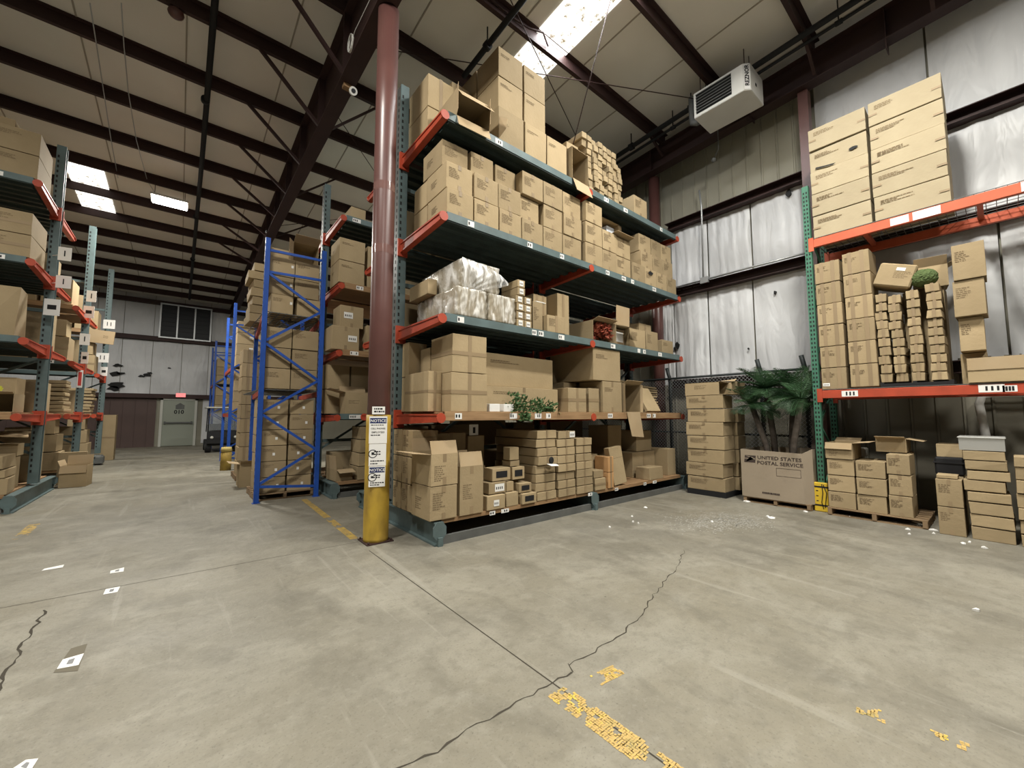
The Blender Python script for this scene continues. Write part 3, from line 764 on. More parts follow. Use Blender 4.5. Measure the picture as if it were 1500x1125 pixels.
# hanging wires over the aisle
for i, ps in enumerate((((132, 0), (142, 60), (152, 130), (163, 200), (173, 258)), ((178, 0), (182, 60), (188, 130), (200, 200), (216, 262), (240, 300)))):
    bm = bmesh.new(); P = [on_z(x, y, 7.9) for x, y in ps]
    tube(bm, [(a, b, 7.85 - .03 * (k % 2)) for k, (a, b) in enumerate(P)], .009, 5)
    tag(link('hanging_wire', bm, GALV), ['straight thin wire slung under the purlins, ending at a small plug', 'long thin wire slung under the purlins to the glowing lamp'][i], 'wire')
# lamps: linear high bays
def highbay(x, y, z, label, rz=0.0, L=1.15, power=None, w=.38):
    o = empty('ceiling_lamp', (x, y, z), rz); tag(o, label, 'ceiling lamp')
    bm = bmesh.new(); box(bm, -L / 2, L / 2, -w / 2, w / 2, .03, .09, bev=.01); link('lamp_housing', bm, WHITEM, o)
    bm = bmesh.new(); box(bm, -L / 2 + .03, L / 2 - .03, -w / 2 + .02, w / 2 - .02, .005, .03); link('lamp_lens', bm, LAMPM, o)
    for s in (-1, 1):
        bm = bmesh.new(); bar(bm, (s * L * .4, 0, .09), (s * L * .4, 0, roof_z(y) - .2 - z), .012); link('suspension_rod', bm, BROWN, o)
    if power:
        ld = bpy.data.lights.new('lamp_light', 'AREA'); ld.shape = 'RECTANGLE'; ld.size = L; ld.size_y = w; ld.energy = power; ld.color = (1.0, .97, .89)
        lo = bpy.data.objects.new('lamp_light', ld); C.objects.link(lo); lo.parent = o; lo.location = (0, 0, -.02)
LP = 520
highbay(-.52, 14.3, 7.38, 'bright linear ceiling lamp glowing above the far part of the wide aisle', 0, .80, LP * 1.3, .55)
highbay(4.7, 10.57, 6.95, 'lit ceiling lamp seen through the gap between brown column and teal upright', 0, 1.0, LP * .9)
highbay(-1.2, 3.2, 8.0, 'linear ceiling lamp above the near end of the wide aisle', 0, 1.15, LP)
highbay(4.9, .7, 7.95, 'linear ceiling lamp above the open floor by the wall rack', 0, 1.15, LP * 1.15)
highbay(4.2, -3.2, 8.2, 'linear ceiling lamp behind the open floor', 0, 1.15, LP * .8)
highbay(-1.2, -3.4, 8.2, 'linear ceiling lamp behind the wide aisle', 0, 1.15, LP * .8)
highbay(-5.6, 20.4, 6.9, 'unseen linear ceiling lamp added among the far racks to light the far end', 0, 1.15, LP * .45)  # extra lamp put out of sight to brighten the far door end
highbay(-8, 8, 7.7, 'linear ceiling lamp in the side aisle before the far racks', 0, 1.15, LP * .8)
w = bpy.data.worlds.new('world'); bpy.context.scene.world = w; w.use_nodes = True
bgn = w.node_tree.nodes['Background']; bgn.inputs[0].default_value = (1.0, .95, .86, 1); bgn.inputs[1].default_value = .075
sc = bpy.context.scene
sc.view_settings.view_transform = 'Standard'; sc.view_settings.look = 'None'; sc.view_settings.gamma = 1.0
sc.view_settings.exposure = -0.08
sc.view_settings.use_curve_mapping = False
# ---------------------------------------------------------------- cantilever racks
def cantilever_rack(label, cols, yc, yf, yb, levels, top, decks, cards=(), cap=RED, base=True, face_wood=()):
    """cols: column x positions; yc column line; yf / yb front and rear arm tips; levels: deck heights; decks: 's' steel, 'w' wood, None"""
    X0 = cols[0]
    o = empty('cantilever_rack', (X0, yc, 0)); tag(o, label, 'storage rack')
    L = lambda x, y, z: (x - X0, y - yc, z)
    for ci, x in enumerate(cols):
        bm = bmesh.new()
        wx, wy = .13, .15
        x0, x1, y0, y1 = x - X0 - wx / 2, x - X0 + wx / 2, -wy / 2, wy / 2
        prism(bm, [(x0, y0), (x1, y0), (x1, y0 + .02), (x1 - .045, y0 + .02), (x1 - .045, y1 - .02), (x1, y1 - .02), (x1, y1), (x0, y1), (x0, y1 - .02), (x0 + .045, y1 - .02), (x0 + .045, y0 + .02), (x0, y0 + .02)], 'z', .3 if base else 0, top)
        # slotted strip on the aisle side
        box(bm, x0 - .002, x0 + .002, y0 + .02, y1 - .02, .35, top - .02, mi=2)
        n = int((top - .6) / .10)
        for k in range(n):
            z = .5 + k * .10
            box(bm, x0 - .004, x0 - .001, -.022, .006, z, z + .05, mi=1)
            box(bm, x0 + .02, x0 + .045, y0 - .002, y0, z, z + .05, mi=1)
        link('upright', bm, [TEAL, DARKGAP, GREYST], o)
        # base beams front and rear
        for yt, s in ((yf, -1), (yb, 1)):
            if yt is None or not base: continue
            e = yt - yc
            bm = bmesh.new(); a, b = min(e, 0), max(e, 0)
            zt = .27
            box(bm, x - X0 - .012, x - X0 + .012, a, b, .02, zt - .02)
            box(bm, x - X0 - .06, x - X0 + .06, a, b, 0, .02); box(bm, x - X0 - .06, x - X0 + .06, a, b, zt - .02, zt)
            ba = link('base_beam', bm, TEAL, o)
            bm = bmesh.new(); r = .10; zc = .172
            prism(bm, [(x - X0 + r * math.cos(PI / 8 + k * PI / 4) * .95, zc + r * 1.15 * math.sin(PI / 8 + k * PI / 4)) for k in range(8)], 'y', e + s * .001, e + s * .016)
            box(bm, x - X0 - .03, x - X0 + .03, min(e + s * .001, e + s * .04), max(e + s * .001, e + s * .04), 0, .1)
            link('end_plate', bm, TEAL, ba)
        for li, z in enumerate(levels):
            for yt, s in ((yf, -1), (yb, 1)):
                if yt is None: continue
                e = yt - yc
                bm = bmesh.new()
                y0 = s * wy / 2
                for (za0, za1, zb0, zb1, hw) in ((z - .02, z, z - .02, z, .042), (z - .15, z - .13, z - .10, z - .08, .042), (z - .135, z - .015, z - .085, z - .015, .03)):
                    A = [(sx * hw + x - X0, y0, zz) for sx, zz in ((-1, za0), (1, za0), (1, za1), (-1, za1))]
                    Bq = [(sx * hw + x - X0, e, zz) for sx, zz in ((-1, zb0), (1, zb0), (1, zb1), (-1, zb1))]
                    va = [bm.verts.new(p) for p in A]; vb = [bm.verts.new(p) for p in Bq]
                    bm.faces.new(va); bm.faces.new(vb[::-1])
                    for i in range(4): bm.faces.new([va[i], va[(i + 1) % 4], vb[(i + 1) % 4], vb[i]])
                box(bm, x - X0 - .075, x - X0 + .075, min(y0, y0 + s * .03), max(y0, y0 + s * .03), z - .2, z + .06)
                bmesh.ops.recalc_face_normals(bm, faces=bm.faces[:])
                ar = link('arm', bm, RED, o)
                bm = bmesh.new(); r = .062
                prism(bm, [(x - X0 + r * math.cos(k * PI / 6), z - .05 + r * math.sin(k * PI / 6)) for k in range(12)], 'y', e, e + s * .014)
                link('end_plate', bm, cap, ar)
    for li, (z, dk) in enumerate(zip(levels, decks)):
        for a, b in zip(cols, cols[1:]):
            for yt, s in ((yf, -1), (yb, 1)):
                if yt is None or dk is None: continue
                e = yt - yc
                xa, xb = a - X0 + (.055 if a == cols[0] else .003), b - X0 - (.055 if b == cols[-1] else .003)
                ylo, yhi = (e + .012, -.09) if s < 0 else (.09, e - .012)
                bm = bmesh.new()
                if dk == 's':
                    box(bm, xa, xb, ylo, yhi, z + .003, z + .028)
                    if s < 0: box(bm, xa, xb, ylo, ylo + .02, z - .09, z + .003)
                    nrib = 6
                    for k in range(nrib):
                        yy = ylo + .1 + (yhi - ylo - .15) * k / (nrib - 1)
                        prism(bm, [(yy - .07, z + .004), (yy - .05, z - .045), (yy + .03, z - .045), (yy + .05, z + .004)], 'x', xa + .06, xb - .06)
                    dp = link('deck_panel', bm, DECK, o)
                    if s < 0:
                        bm = bmesh.new(); box(bm, xa, xb, ylo - .012, ylo - .001, z - .075, z + .03)
                        link('front_beam', bm, TEAL, dp)
                else:
                    box(bm, xa, xb, ylo, yhi, z + .003, z + .028)
                    dp = link('deck_board', bm, WOOD, o)
                    if s < 0:
                        bm = bmesh.new(); box(bm, xa, xb, ylo - .012, ylo + .03, z - .085, z + .03, bev=.004)
                        link('front_board', bm, WOOD, dp)
    if base:
        for a, b in zip(cols, cols[1:]):
            for yt, s in ((yf, -1), (yb, 1)):
                if yt is None: continue
                e = yt - yc; xa, xb = a - X0 + .065, b - X0 - .065
                ylo, yhi = (e + .06, -.12) if s < 0 else (.12, e - .06)
                bm = bmesh.new(); box(bm, xa, xb, ylo, yhi, .262, .29)
                if s < 0: box(bm, xa, xb, ylo - .001, ylo + .04, .235, .262)
                link('base_board', bm, WOOD, o)
                bm = bmesh.new(); yy = e + .02 if s < 0 else e - .06
                box(bm, xa, xb, yy, yy + .04, .0, .10)
                link('kick_rail', bm, GREYST, o)
        for a, b in zip(cols, cols[1:]):
            for pa, pb, ww in [((a - X0, 0, .8), (b - X0, 0, 2.6), .04), ((b - X0, .02, .8), (a - X0, .02, 2.6), .04)] + [((a - X0, 0, z), (b - X0, 0, z), .06) for z in (1.0, 3.5, 5.0)]:
                bm = bmesh.new(); bar(bm, pa, pb, ww); link('brace', bm, TEAL, o)
    for (x, z, w, h) in cards:
        bm = bmesh.new(); y = yf - yc - .0025
        yy = y
        box(bm, x - X0 - w / 2, x - X0 + w / 2, yy, yy + .0012, z - h / 2, z + h / 2)
        n = max(2, int(w / .035))
        for k in range(n):
            xx = x - X0 - w * .4 + k * w * .8 / n
            if random.random() < .75: box(bm, xx, xx + w * .45 / n, yy - .0008, yy, z - h * .25, z + h * .28, mi=1)
        link('label_card', bm, [PAPER, BLACKM], o)
    return o
Z1, Z2, Z3, Z4, Z5 = .29, 1.56, 2.79, 4.10, 5.45
D = .03
YF = 4.34
cards = []
for z, pxs in ((Z5, (580, 672, 706, 730, 893, 922, 975)), (Z4, (688, 777, 825, 893, 917, 930, 962)), (Z3, (674, 783, 793, 823, 899, 937, 945, 968)), (Z2, (672, 752, 788, 803, 893, 949, 957)), (.275, (722, 740, 862, 900, 941, 955))):
    for px in pxs:
        x, _ = on_y(px, 560, YF)
        if x < 2.6 and z != .275: continue
        cards.append((x, z - .028 if z > .5 else .262, random.choice((.10, .13, .09)), .075 if z > .5 else .05))
MAIN = cantilever_rack('tall central teal storage rack with red arms behind the brown column', [2.44, 5.31, 8.25], 5.65, YF, 6.98, [Z2, Z3, Z4, Z5], 6.62, ['w', 's', 's', 's'], cards)
ROW2 = cantilever_rack('teal storage rack with red arms between blue frame and brown column', [2.27, 5.1, 7.9], 9.25, 7.95, 10.55, [Z2 - .02, Z3 - .02, Z4 - .02, Z5 - .02], 6.62, ['s', 'w', 'w', 's'],
    [(2.52, Z5 - .05, .16, .075), (2.62, Z4 - .05, .14, .075), (2.55, Z3 - .05, .16, .075), (2.6, Z2 - .05, .22, .075)])
LA = cantilever_rack('near teal rack end with red arms on the far side of the wide aisle', [-8.2, -5.1, -2.03], 11.35, 10.0, 12.75, [Z2, Z3, Z4, Z5], 6.75, ['w', 's', 's', 's'], [(-2.5, 5.42, .2, .07), (-2.4, 4.07, .2, .07), (-2.35, Z2 - .03, .2, .07)])
LB = cantilever_rack('second teal rack end beyond the near one across the aisle', [-8.2, -5.1, -2.03], 15.0, 13.7, 16.35, [Z2, Z3, Z4], 6.5, ['w', 's', 'w'], [(-2.4, Z3 - .03, .2, .07)])
LC = cantilever_rack('third teal rack end, farthest along the wide aisle', [-8.2, -5.1, -2.03], 18.7, 17.4, None, [Z2, Z3, Z4], 6.4, ['w', 's', 'w'])

# ---------------------------------------------------------------- blue pallet rack beside the aisle
def blue_frame(bm, y, x0, x1, top):
    for x in (x0, x1):
        box(bm, x - .04, x + .04, y - .035, y + .035, 0, top)
def blue_rack(label, x0, x1, ys, top, levels, skew=0.0):
    o = empty('pallet_rack', ((x0 + x1) / 2, ys[0], 0)); tag(o, label, 'storage rack')
    cx = (x0 + x1) / 2; a, b = x0 - cx, x1 - cx
    for y in ys:
        yy = y - ys[0]; sk = skew if yy else 0; a, b = x0 - cx + sk, x1 - cx + sk
        for x in (a, b):
            bm = bmesh.new(); box(bm, x - .04, x + .04, yy - .035, yy + .035, .006, top, bev=.004)
            n = int(top / .12)
            for k in range(n): box(bm, x - .0415, x - .039, yy - .012, yy + .012, .2 + k * .12, .25 + k * .12, mi=1)
            box(bm, x - .06, x + .06, yy - .06, yy + .06, 0, .006)
            link('upright', bm, [BLUE, DARKGAP], o)
        zs = [.26, .86, 1.58, 2.2, 2.875, 3.56, 4.19]
        zs = [z * top / 4.8 for z in zs]
        seg = [((a, zs[0]), (b, zs[0] - .05)), ((a, zs[0] + .03), (b, zs[1])), ((b, zs[1]), (a, zs[2])), ((a, zs[2] - .03), (b, zs[3])) , ((b, zs[3]), (a, zs[4])), ((a, zs[4] - .03), (b, zs[5])), ((b, zs[5]), (a, zs[6]))]
        seg = [((a, .26), (b, .16)), ((a, .33), (b, .87)), ((b, .89), (a, 1.54)), ((a, 1.6), (b, 2.20)), ((b, 2.22), (a, 2.84)), ((a, 2.90), (b, 3.53)) , ((b, 3.57), (a, 4.16)), ((a, 4.2), (b, 4.21)), ((a, 4.58), (b, 4.6))]
        seg = [((a, .28), (b, .2)), ((a, .33), (b, .88)), ((b, .90), (a, 1.55)), ((a, 1.6), (b, 2.20)), ((b, 2.22), (a, 2.84)), ((a, 2.9), (b, 3.55)), ((b, 3.58), (a, 4.14)), ((a, 4.17), (b, 4.2)), ((a, 4.58), (b, 4.6))]
        for (xa, za), (xb, zb) in seg:
            bm = bmesh.new(); bar(bm, (xa + (.04 if xa < xb else -.04), yy, za * top / 4.8), (xb - (.04 if xa < xb else -.04), yy, zb * top / 4.8), .03, .045); link('brace', bm, BLUE, o)
    a, b = x0 - cx, x1 - cx
    for z in levels:
        for y0, y1 in zip(ys, ys[1:]):
            for x in (a, b):
                bm = bmesh.new(); bar(bm, (x, y0 - ys[0] + .036, z - .07), (x + skew, y1 - ys[0] - .036, z - .07), .05, .10); link('load_beam', bm, RED, o)
            bm = bmesh.new(); n = 14
            for k in range(n + 1):
                yy = y0 - ys[0] + .05 + (y1 - y0 - .1) * k / n; bar(bm, (a, yy, z - .012), (b, yy, z - .012), .012)
            for k in range(9):
                xx = a + (b - a) * k / 8; bar(bm, (xx, y0 - ys[0] + .04, z - .006), (xx, y1 - ys[0] - .04, z - .006), .012)
            link('wire_deck', bm, GREYST, o)
    return o
BLUER = blue_rack('near blue pallet rack frame with diagonal braces beside the aisle', 1.09, 2.06, [8.42, 11.1], 4.8, [2.02, 3.45], .2)
blue_rack('farther blue pallet rack past the tall carton columns', 1.12, 2.1, [14.5, 16.9], 4.9, [1.6, 3.0])
blue_rack('farthest blue pallet rack behind the golf cart', 1.12, 2.1, [23.2, 25.7], 5.0, [1.6, 3.0])

# ---------------------------------------------------------------- green and orange wall rack
def wall_rack():
    xf, xb = 8.12, 9.08; ys = [1.95, -1.1]
    o = empty('pallet_rack', (xf, ys[0], 0)); tag(o, 'green and orange pallet rack along the white insulated wall', 'storage rack')
    for y in ys:
        for x in (xf, xb):
            bm = bmesh.new(); yy = y - ys[0]; xx = x - xf
            prism(bm, [(xx - .035, yy - .045), (xx + .05, yy - .045), (xx + .05, yy - .025), (xx - .01, yy - .02), (xx - .01, yy + .02), (xx + .05, yy + .025), (xx + .05, yy + .045), (xx - .035, yy + .045)], 'z', .005, 5.45)
            for k in range(72):
                z = .2 + k * .072
                for s in (-1, 1): box(bm, xx - .0365, xx - .034, yy + s * .02 - .010, yy + s * .02 + .010, z, z + .036, mi=1)
            box(bm, xx - .07, xx + .07, yy - .07, yy + .07, 0, .005)
            link('upright', bm, [GREEN, DARKGAP], o)
        bm = bmesh.new(); yy = y - ys[0]
        zz = .3
        while zz < 4.6:
            bar(bm, (.04, yy, zz), (xb - xf - .04, yy, zz + .55), .03); bar(bm, (xb - xf - .04, yy, zz + .55), (.04, yy, zz + 1.1), .03); zz += 1.1
        link('brace', bm, GREEN, o)
    for z, hh, m in ((4.49, .14, ORANGE), (1.945, .13, RED)):
        for x in (0, xb - xf):
            bm = bmesh.new(); box(bm, x - .035, x + .025, ys[1] - ys[0] + .046, -.046, z - hh, z, bev=.006)
            for s in (-.047, ys[1] - ys[0] + .047): box(bm, x - .045, x - .03, s - .035, s + .035, z - hh - .06, z + .03)
            link('load_beam', bm, m, o)
        bm = bmesh.new()
        for k in range(32):
            yy = ys[1] - ys[0] + .05 + k * .095
            if yy < -.05: bar(bm, (-.02, yy, z + .006), (xb - xf, yy, z + .006), .008)
        for k in range(10): bar(bm, (-.03 + k * .122, ys[1] - ys[0] + .05, z + .012), (-.03 + k * .122, -.05, z + .012), .008)
        link('wire_deck', bm, GREYST, o)
        for yy in (-.7, -1.9, -2.35):
            bm = bmesh.new(); box(bm, -.0, xb - xf, yy - .03, yy + .03, z - .06, z - .002)
            link('deck_support', bm, m, o)
    # torn white stickers on the beams
    for (y0, y1, z, h) in ((.92, .72, 4.42, .11), (.68, .40, 4.42, .12), (-.30, -.8, 4.42, .12), (1.62, 1.42, 1.88, .09), (.2, -.02, 1.89, .1), (.0, -.12, 1.88, .08)):
        bm = bmesh.new(); box(bm, -.0385, -.0365, y1 - ys[0], y0 - ys[0], z - h / 2, z + h / 2)
        for k in range(3):
            yy = y1 - ys[0] + (y0 - y1) * (.2 + .22 * k)
            if z < 3: box(bm, -.0392, -.0385, yy, yy + .02, z - .03, z + .03, mi=1)
        link('label_card', bm, [PAPER, BLACKM], o)
    return o
wall_rack()
# ---------------------------------------------------------------- goods on the central rack
def K(label, x0, x1, y0, d, z0, z1, **k): return carton(label, x0, x1, y0, y0 + d, z0, z1, **k)
def rnd(a, b): return random.uniform(a, b)
DT = .031
z4, z5, z3, z2, z1 = Z4 + DT, Z5 + DT, Z3 + DT, Z2 + DT, Z1 + .001
TIER = {0: 'bottom', 1: 'middle', 2: 'top'}
# fourth shelf, first bay: six columns three high
xs = [2.51, 2.925, 3.352, 3.78, 4.228, 4.672, 5.125]
tops = [.365, .365, .37]
for i in range(6):
    z = z4
    for j in range(3):
        off = rnd(0, .03) + (.13 if j == 2 and i < 3 else 0) + (.05 if (i, j) == (3, 1) else 0)
        g = .03 if (j == 2 and i in (1, 2)) else 0.004
        K('printed carton, %s layer, %s column from the brown steel column, on the fourth shelf up' % (TIER[j], ORD[i + 1]),
          xs[i] + g, xs[i + 1] - (.05 if (i, j) == (3, 1) else .004), YF + .03 + off, .56, z, z + tops[j] - rnd(0, .008), tape='tabs', prn=6, group='printed cartons on the fourth shelf', rz=rnd(-1.5, 1.5))
        z += tops[j]
for j in range(2):
    K('carton set behind the corner cartons, %s of two, on the fourth shelf up' % ('lower' if j == 0 else 'upper'), 2.53, 2.92, YF + .63, .42, z4 + j * .37, z4 + .365 + j * .37, tape='tabs')
# second bay
def b4(x0, x1, j, label, y=.03, **k):
    kw = dict(tape='tabs', prn=6, group='printed cartons on the fourth shelf'); kw.update(k)
    K(label, x0, x1, YF + y + rnd(0, .015), .56, z4 + .367 * j, z4 + .367 * (j + 1) - .004, **kw)
for j in range(3): b4(5.175, 5.63, j, 'printed carton, %s of the three-high column just past the middle red arm, fourth shelf' % TIER[j], -.01)
for j in range(2): b4(5.64, 6.06, j, 'printed carton, %s of the pair beside the three-high column, fourth shelf' % ('lower' if j == 0 else 'upper'), .0)
for j in range(2): b4(6.07, 6.52, j, 'printed carton, %s of the pair shaded by the open box flap, fourth shelf' % ('lower' if j == 0 else 'upper'), .02)
b4(6.56, 7.01, 0, 'single low printed carton with a bare gap above it, fourth shelf', .02)
for i, (a, b) in enumerate(((7.02, 7.44), (7.45, 7.84), (7.85, 8.24))):
    w_ = ['beside the bare gap', 'in the middle of the end block', 'at the far end of the shelf'][i]
    o = b4(a, b, 0, 'printed carton%s, bottom layer, %s, fourth shelf' % (' with a torn hand hole' if i == 0 else '', w_))
    for j in (1, 2): b4(a - .03, b - .03, j, 'printed carton, %s layer, %s, fourth shelf' % (TIER[j], w_), .06 + .03 * j)
x, z = 7.2, z4 + .27
bm = bmesh.new(); vs = [(x + .09 * math.cos(a) * rnd(.8, 1.2), YF + .024, z + .035 * math.sin(a) * rnd(.7, 1.2)) for a in [k * .57 for k in range(11)]]
bm.faces.new([bm.verts.new(p) for p in vs]); hole = bm
hobj = link('torn_hole', hole, DARKGAP)
for q in bpy.data.objects:
    if q.get('label', '').startswith('printed carton with a torn hand hole'):
        hobj.parent = q; hobj.matrix_parent_inverse = Matrix.LocRotScale(q.location, q.rotation_euler, None).inverted()
o = open_carton('open carton with white goods inside and its flap sagging forward, fourth shelf', 5.96, 6.50, YF + .27, YF + .85, z4 + .735, z4 + 1.16, 'front', [('n', .36, -3), ('r', .12, 100)])
bm = bmesh.new(); box(bm, 6.2, 6.43, YF + .33, YF + .7, z4 + .75, z4 + 1.08, bev=.01)
tag(link('white_packet', bm, mat('pale_blue_wrap', (.62, .66, .72), .35)), 'white plastic packet showing inside the open carton on the fourth shelf', 'packet')

# fifth shelf
big = [(3.35, 3.83, 3), (3.85, 4.31, 3), (4.32, 4.78, 1)]
hs = [.55, .49, .46]
for i, (a, b, n) in enumerate(big):
    z = z5
    for j in range(n):
        lab = 'large plain carton, %s of the %s, on the top shelf' % (TIER[j], ['tall stack nearest the brown column', 'tall stack under the skylight'][i]) if n == 3 else 'large plain carton standing alone in the block edge before the flat bundles, top shelf'
        if (i, j) == (0, 0):
            open_carton('large torn carton with loose flap under the tall stack, top shelf', a, b, YF + .05, YF + .6, z, z + hs[0] - .002, 'top', [], prn=2)
            bm = bmesh.new()
            quad(bm, [(a + .06, YF - .045, z + .16), (a + .0, YF + .04, z + .04), (a + .01, YF + .045, z + .38), (a + .09, YF - .05, z + .33)])
            quad(bm, [(a + .06, YF - .042, z + .16), (a + .0, YF + .044, z + .04), (a + .01, YF + .049, z + .38), (a + .09, YF - .046, z + .33)][::-1])
            q = [k for k in bpy.data.objects if k.get('label', '').startswith('large torn carton')][0]
            f = link('flap', bm, FLAPM, q); f.matrix_parent_inverse = Matrix.LocRotScale(q.location, q.rotation_euler, None).inverted()
        else:
            K(lab, a, b, YF + .03 + (.02 if j else 0) + rnd(0, .02), .56, z, z + hs[j] - .003, tape=None if j else None, prn=2, jit=.008, sidep=False)
        if i == 0 and j > 0:
            K('large plain carton behind the %s carton of the tall stack, top shelf' % TIER[j], a - .01, b - .02, YF + .63, .55, z - (hs[0] if 0 else 0), z + hs[j] - .003, jit=.008)
        z += hs[j]
K('large plain carton at the back under the tall stack, top shelf', 3.34, 3.8, YF + .63, .55, z5, z5 + .548)
# left end of the fifth shelf
K('tall shaded carton next to the teal upright, upper of two, top shelf', 2.52, 2.95, 4.98, .62, z5 + .5, z5 + 1.0, tape='v')
K('tall shaded carton next to the teal upright, lower of two, top shelf', 2.52, 2.95, 4.98, .62, z5, z5 + .495, tape='v')
K('carton perched highest at the back beside the tall stack, top shelf', 2.98, 3.32, 5.1, .5, z5 + .62, z5 + 1.2, tape='v')
K('carton under the highest back carton, top shelf', 2.98, 3.32, 5.1, .5, z5, z5 + .615)
open_carton('small burst carton with flaps hanging over the shelf edge, top shelf', 2.62, 3.14, YF - .012, YF + .52, z5, z5 + .38, 'front', [('n', .17, 70), ('f', .23, -52), ('l', .12, 20), ('r', .14, -25)], rz=-2)
# flat bundle stack
rows_ = 9; cols_ = 7
zz = z5
for j in range(rows_):
    hh = rnd(.105, .125)
    sh = (-.16 if j == 8 else (-.14 if j == 7 else 0)) + rnd(-.015, .015)
    for i in range(cols_):
        x0 = 5.34 + i * .145 + sh
        if j < 7 and i == 3 and j in (0, 2, 5): continue
        K('long flat carton seen end-on in the ragged stack on the top shelf', x0 + rnd(0, .008), x0 + .135 + rnd(0, .006), YF + rnd(.0, .05) + .03, 1.0, zz, zz + hh, group='long flat cartons in the ragged stack', jit=.012, rz=rnd(-.6, .6), name='long_flat_box')
    zz += hh + .002
open_carton('open carton with its flap dropped beside the ragged stack, top shelf', 4.83, 5.26, YF - .012, YF + .65, z5, z5 + .56, 'front', [('n', .26, 70)], rz=2)
K('flat carton lying on the open carton beside the ragged stack, top shelf', 4.84, 5.14, YF + .1, .9, z5 + .58, z5 + .72, jit=.01)
K('single printed carton alone near the far end of the top shelf', 6.68, 7.14, YF + .03, .52, z5, z5 + .40, prn=6, tape='tabs')

# third shelf: plastic wrapped bundles
def wrapped(label, x0, x1, y0, y1, z0, z1, knot=0):
    o = empty('wrapped_bundle', ((x0 + x1) / 2, (y0 + y1) / 2, z0)); tag(o, label, 'wrapped bundle')
    w, d, h = (x1 - x0) / 2, (y1 - y0) / 2, z1 - z0
    bm = bmesh.new(); box(bm, -w + .02, w - .02, -d + .02, d - .02, 0, h - .02, bev=.015); link('bundle_core', bm, CARD, o)
    bm = bmesh.new(); box(bm, -w, w, -d, d, .001, h)
    bmesh.ops.subdivide_edges(bm, edges=bm.edges[:], cuts=14, use_grid_fill=True)
    for v in bm.verts:
        c = v.co; rr_ = .022
        q = Vector((max(-w + rr_, min(w - rr_, c.x)), max(-d + rr_, min(d - rr_, c.y)), max(rr_, min(h - rr_, c.z))))
        dd = c - q
        if dd.length > 1e-5: c = q + dd.normalized() * rr_
        n = math.sin((c.y * 1.0 - c.z * 1.6 + c.x * 1.2) * 38) * .0035 + math.sin(c.x * 23 + c.z * 19) * .003
        if c.z > .02: c = c + Vector((c.x / w, c.y / d, 0)) * n
        v.co = c
        if v.co.z < .001: v.co.z = .001
    link('plastic_wrap', bm, WRAP, o, smooth=True)
    if knot:
        # hood of slack plastic hanging off the front end, gathered low on one side
        bm = bmesh.new(); nu, nv = 22, 12; G_ = []
        for i in range(nu + 1):
            u = i / nu; col = []
            for j in range(nv + 1):
                v = j / nv
                wid = 1 - .62 * max(0, v - .35) / .65
                x = -w + .01 + (2 * w + .14 * math.sin(PI * min(1, v * 1.15)) * (u > 0)) * u * wid + .05 * v * v
                y = -d - .012 - .07 * math.sin(PI * min(1, v * 1.05)) * math.sin(PI * (.12 + .8 * u)) - .012 * math.sin(u * 31 + v * 5) * (.3 + v)
                z = h * (1.0 - 1.12 * v) - .10 * u * u * (1 - v) + .06 * math.sin(PI * u) * v
                col.append(bm.verts.new((x, y, z)))
            G_.append(col)
        for i in range(nu):
            for j in range(nv): bm.faces.new([G_[i][j], G_[i + 1][j], G_[i + 1][j + 1], G_[i][j + 1]]).smooth = True
        link('loose_plastic', bm, LOOSEP, o)
    return o
wrapped('long plastic-wrapped bundle lying on top of two others, third shelf', 2.74, 3.38, YF + .06, 5.52, z3 + .40, z3 + .79, 1)
wrapped('long plastic-wrapped bundle underneath the upper one, by the red arm, third shelf', 2.66, 3.14, YF + .02, 5.5, z3, z3 + .395)
wrapped('plastic-wrapped bundle beside the stacked small labelled boxes, third shelf', 3.16, 3.64, YF + .02, 5.3, z3, z3 + .395)
for j in range(4):
    for i in range(2):
        K('small carton with white end label, %s row up, %s column, third shelf' % (ORD[j + 1], ['inner', 'outer'][i]), 3.665 + i * .155, 3.815 + i * .155, YF + .02 + rnd(0, .015), .4, z3 + j * .117, z3 + j * .117 + .115, sticker=(.5, .5, .075, .075), group='small labelled cartons on the third shelf', name='small_box')
for j in range(2):
    K('small labelled carton, %s of two standing on the labelled block, third shelf' % ['lower', 'upper'][j], 3.69, 3.84, YF + .03, .4, z3 + .47 + j * .117, z3 + .585 + j * .117, sticker=(.5, .5, .075, .075), name='small_box')
K('carton with address print behind the small front carton, third shelf', 4.05, 4.265, YF + .1, .32, z3, z3 + .46, prn=8)
open_c = K('short printed carton at the shelf edge with paper on top, third shelf', 4.28, 4.66, YF + .0, .40, z3, z3 + .27, prn=7, tape='v', rz=-4)
K('tall brown carton at the back beside the labelled boxes, third shelf', 4.38, 4.69, YF + .45, .6, z3, z3 + .72, tape='2v')
K('tall brown carton at the back before the middle arm, third shelf', 4.70, 4.99, YF + .22, .7, z3, z3 + .74, tape='v')
bm = bmesh.new(); box(bm, 4.14, 4.34, YF + .12, YF + .36, z3 + .462, z3 + .475, bev=.002)
tag(link('paper_pad', bm, PAPER), 'white pad of paper lying on a carton, third shelf', 'paper')
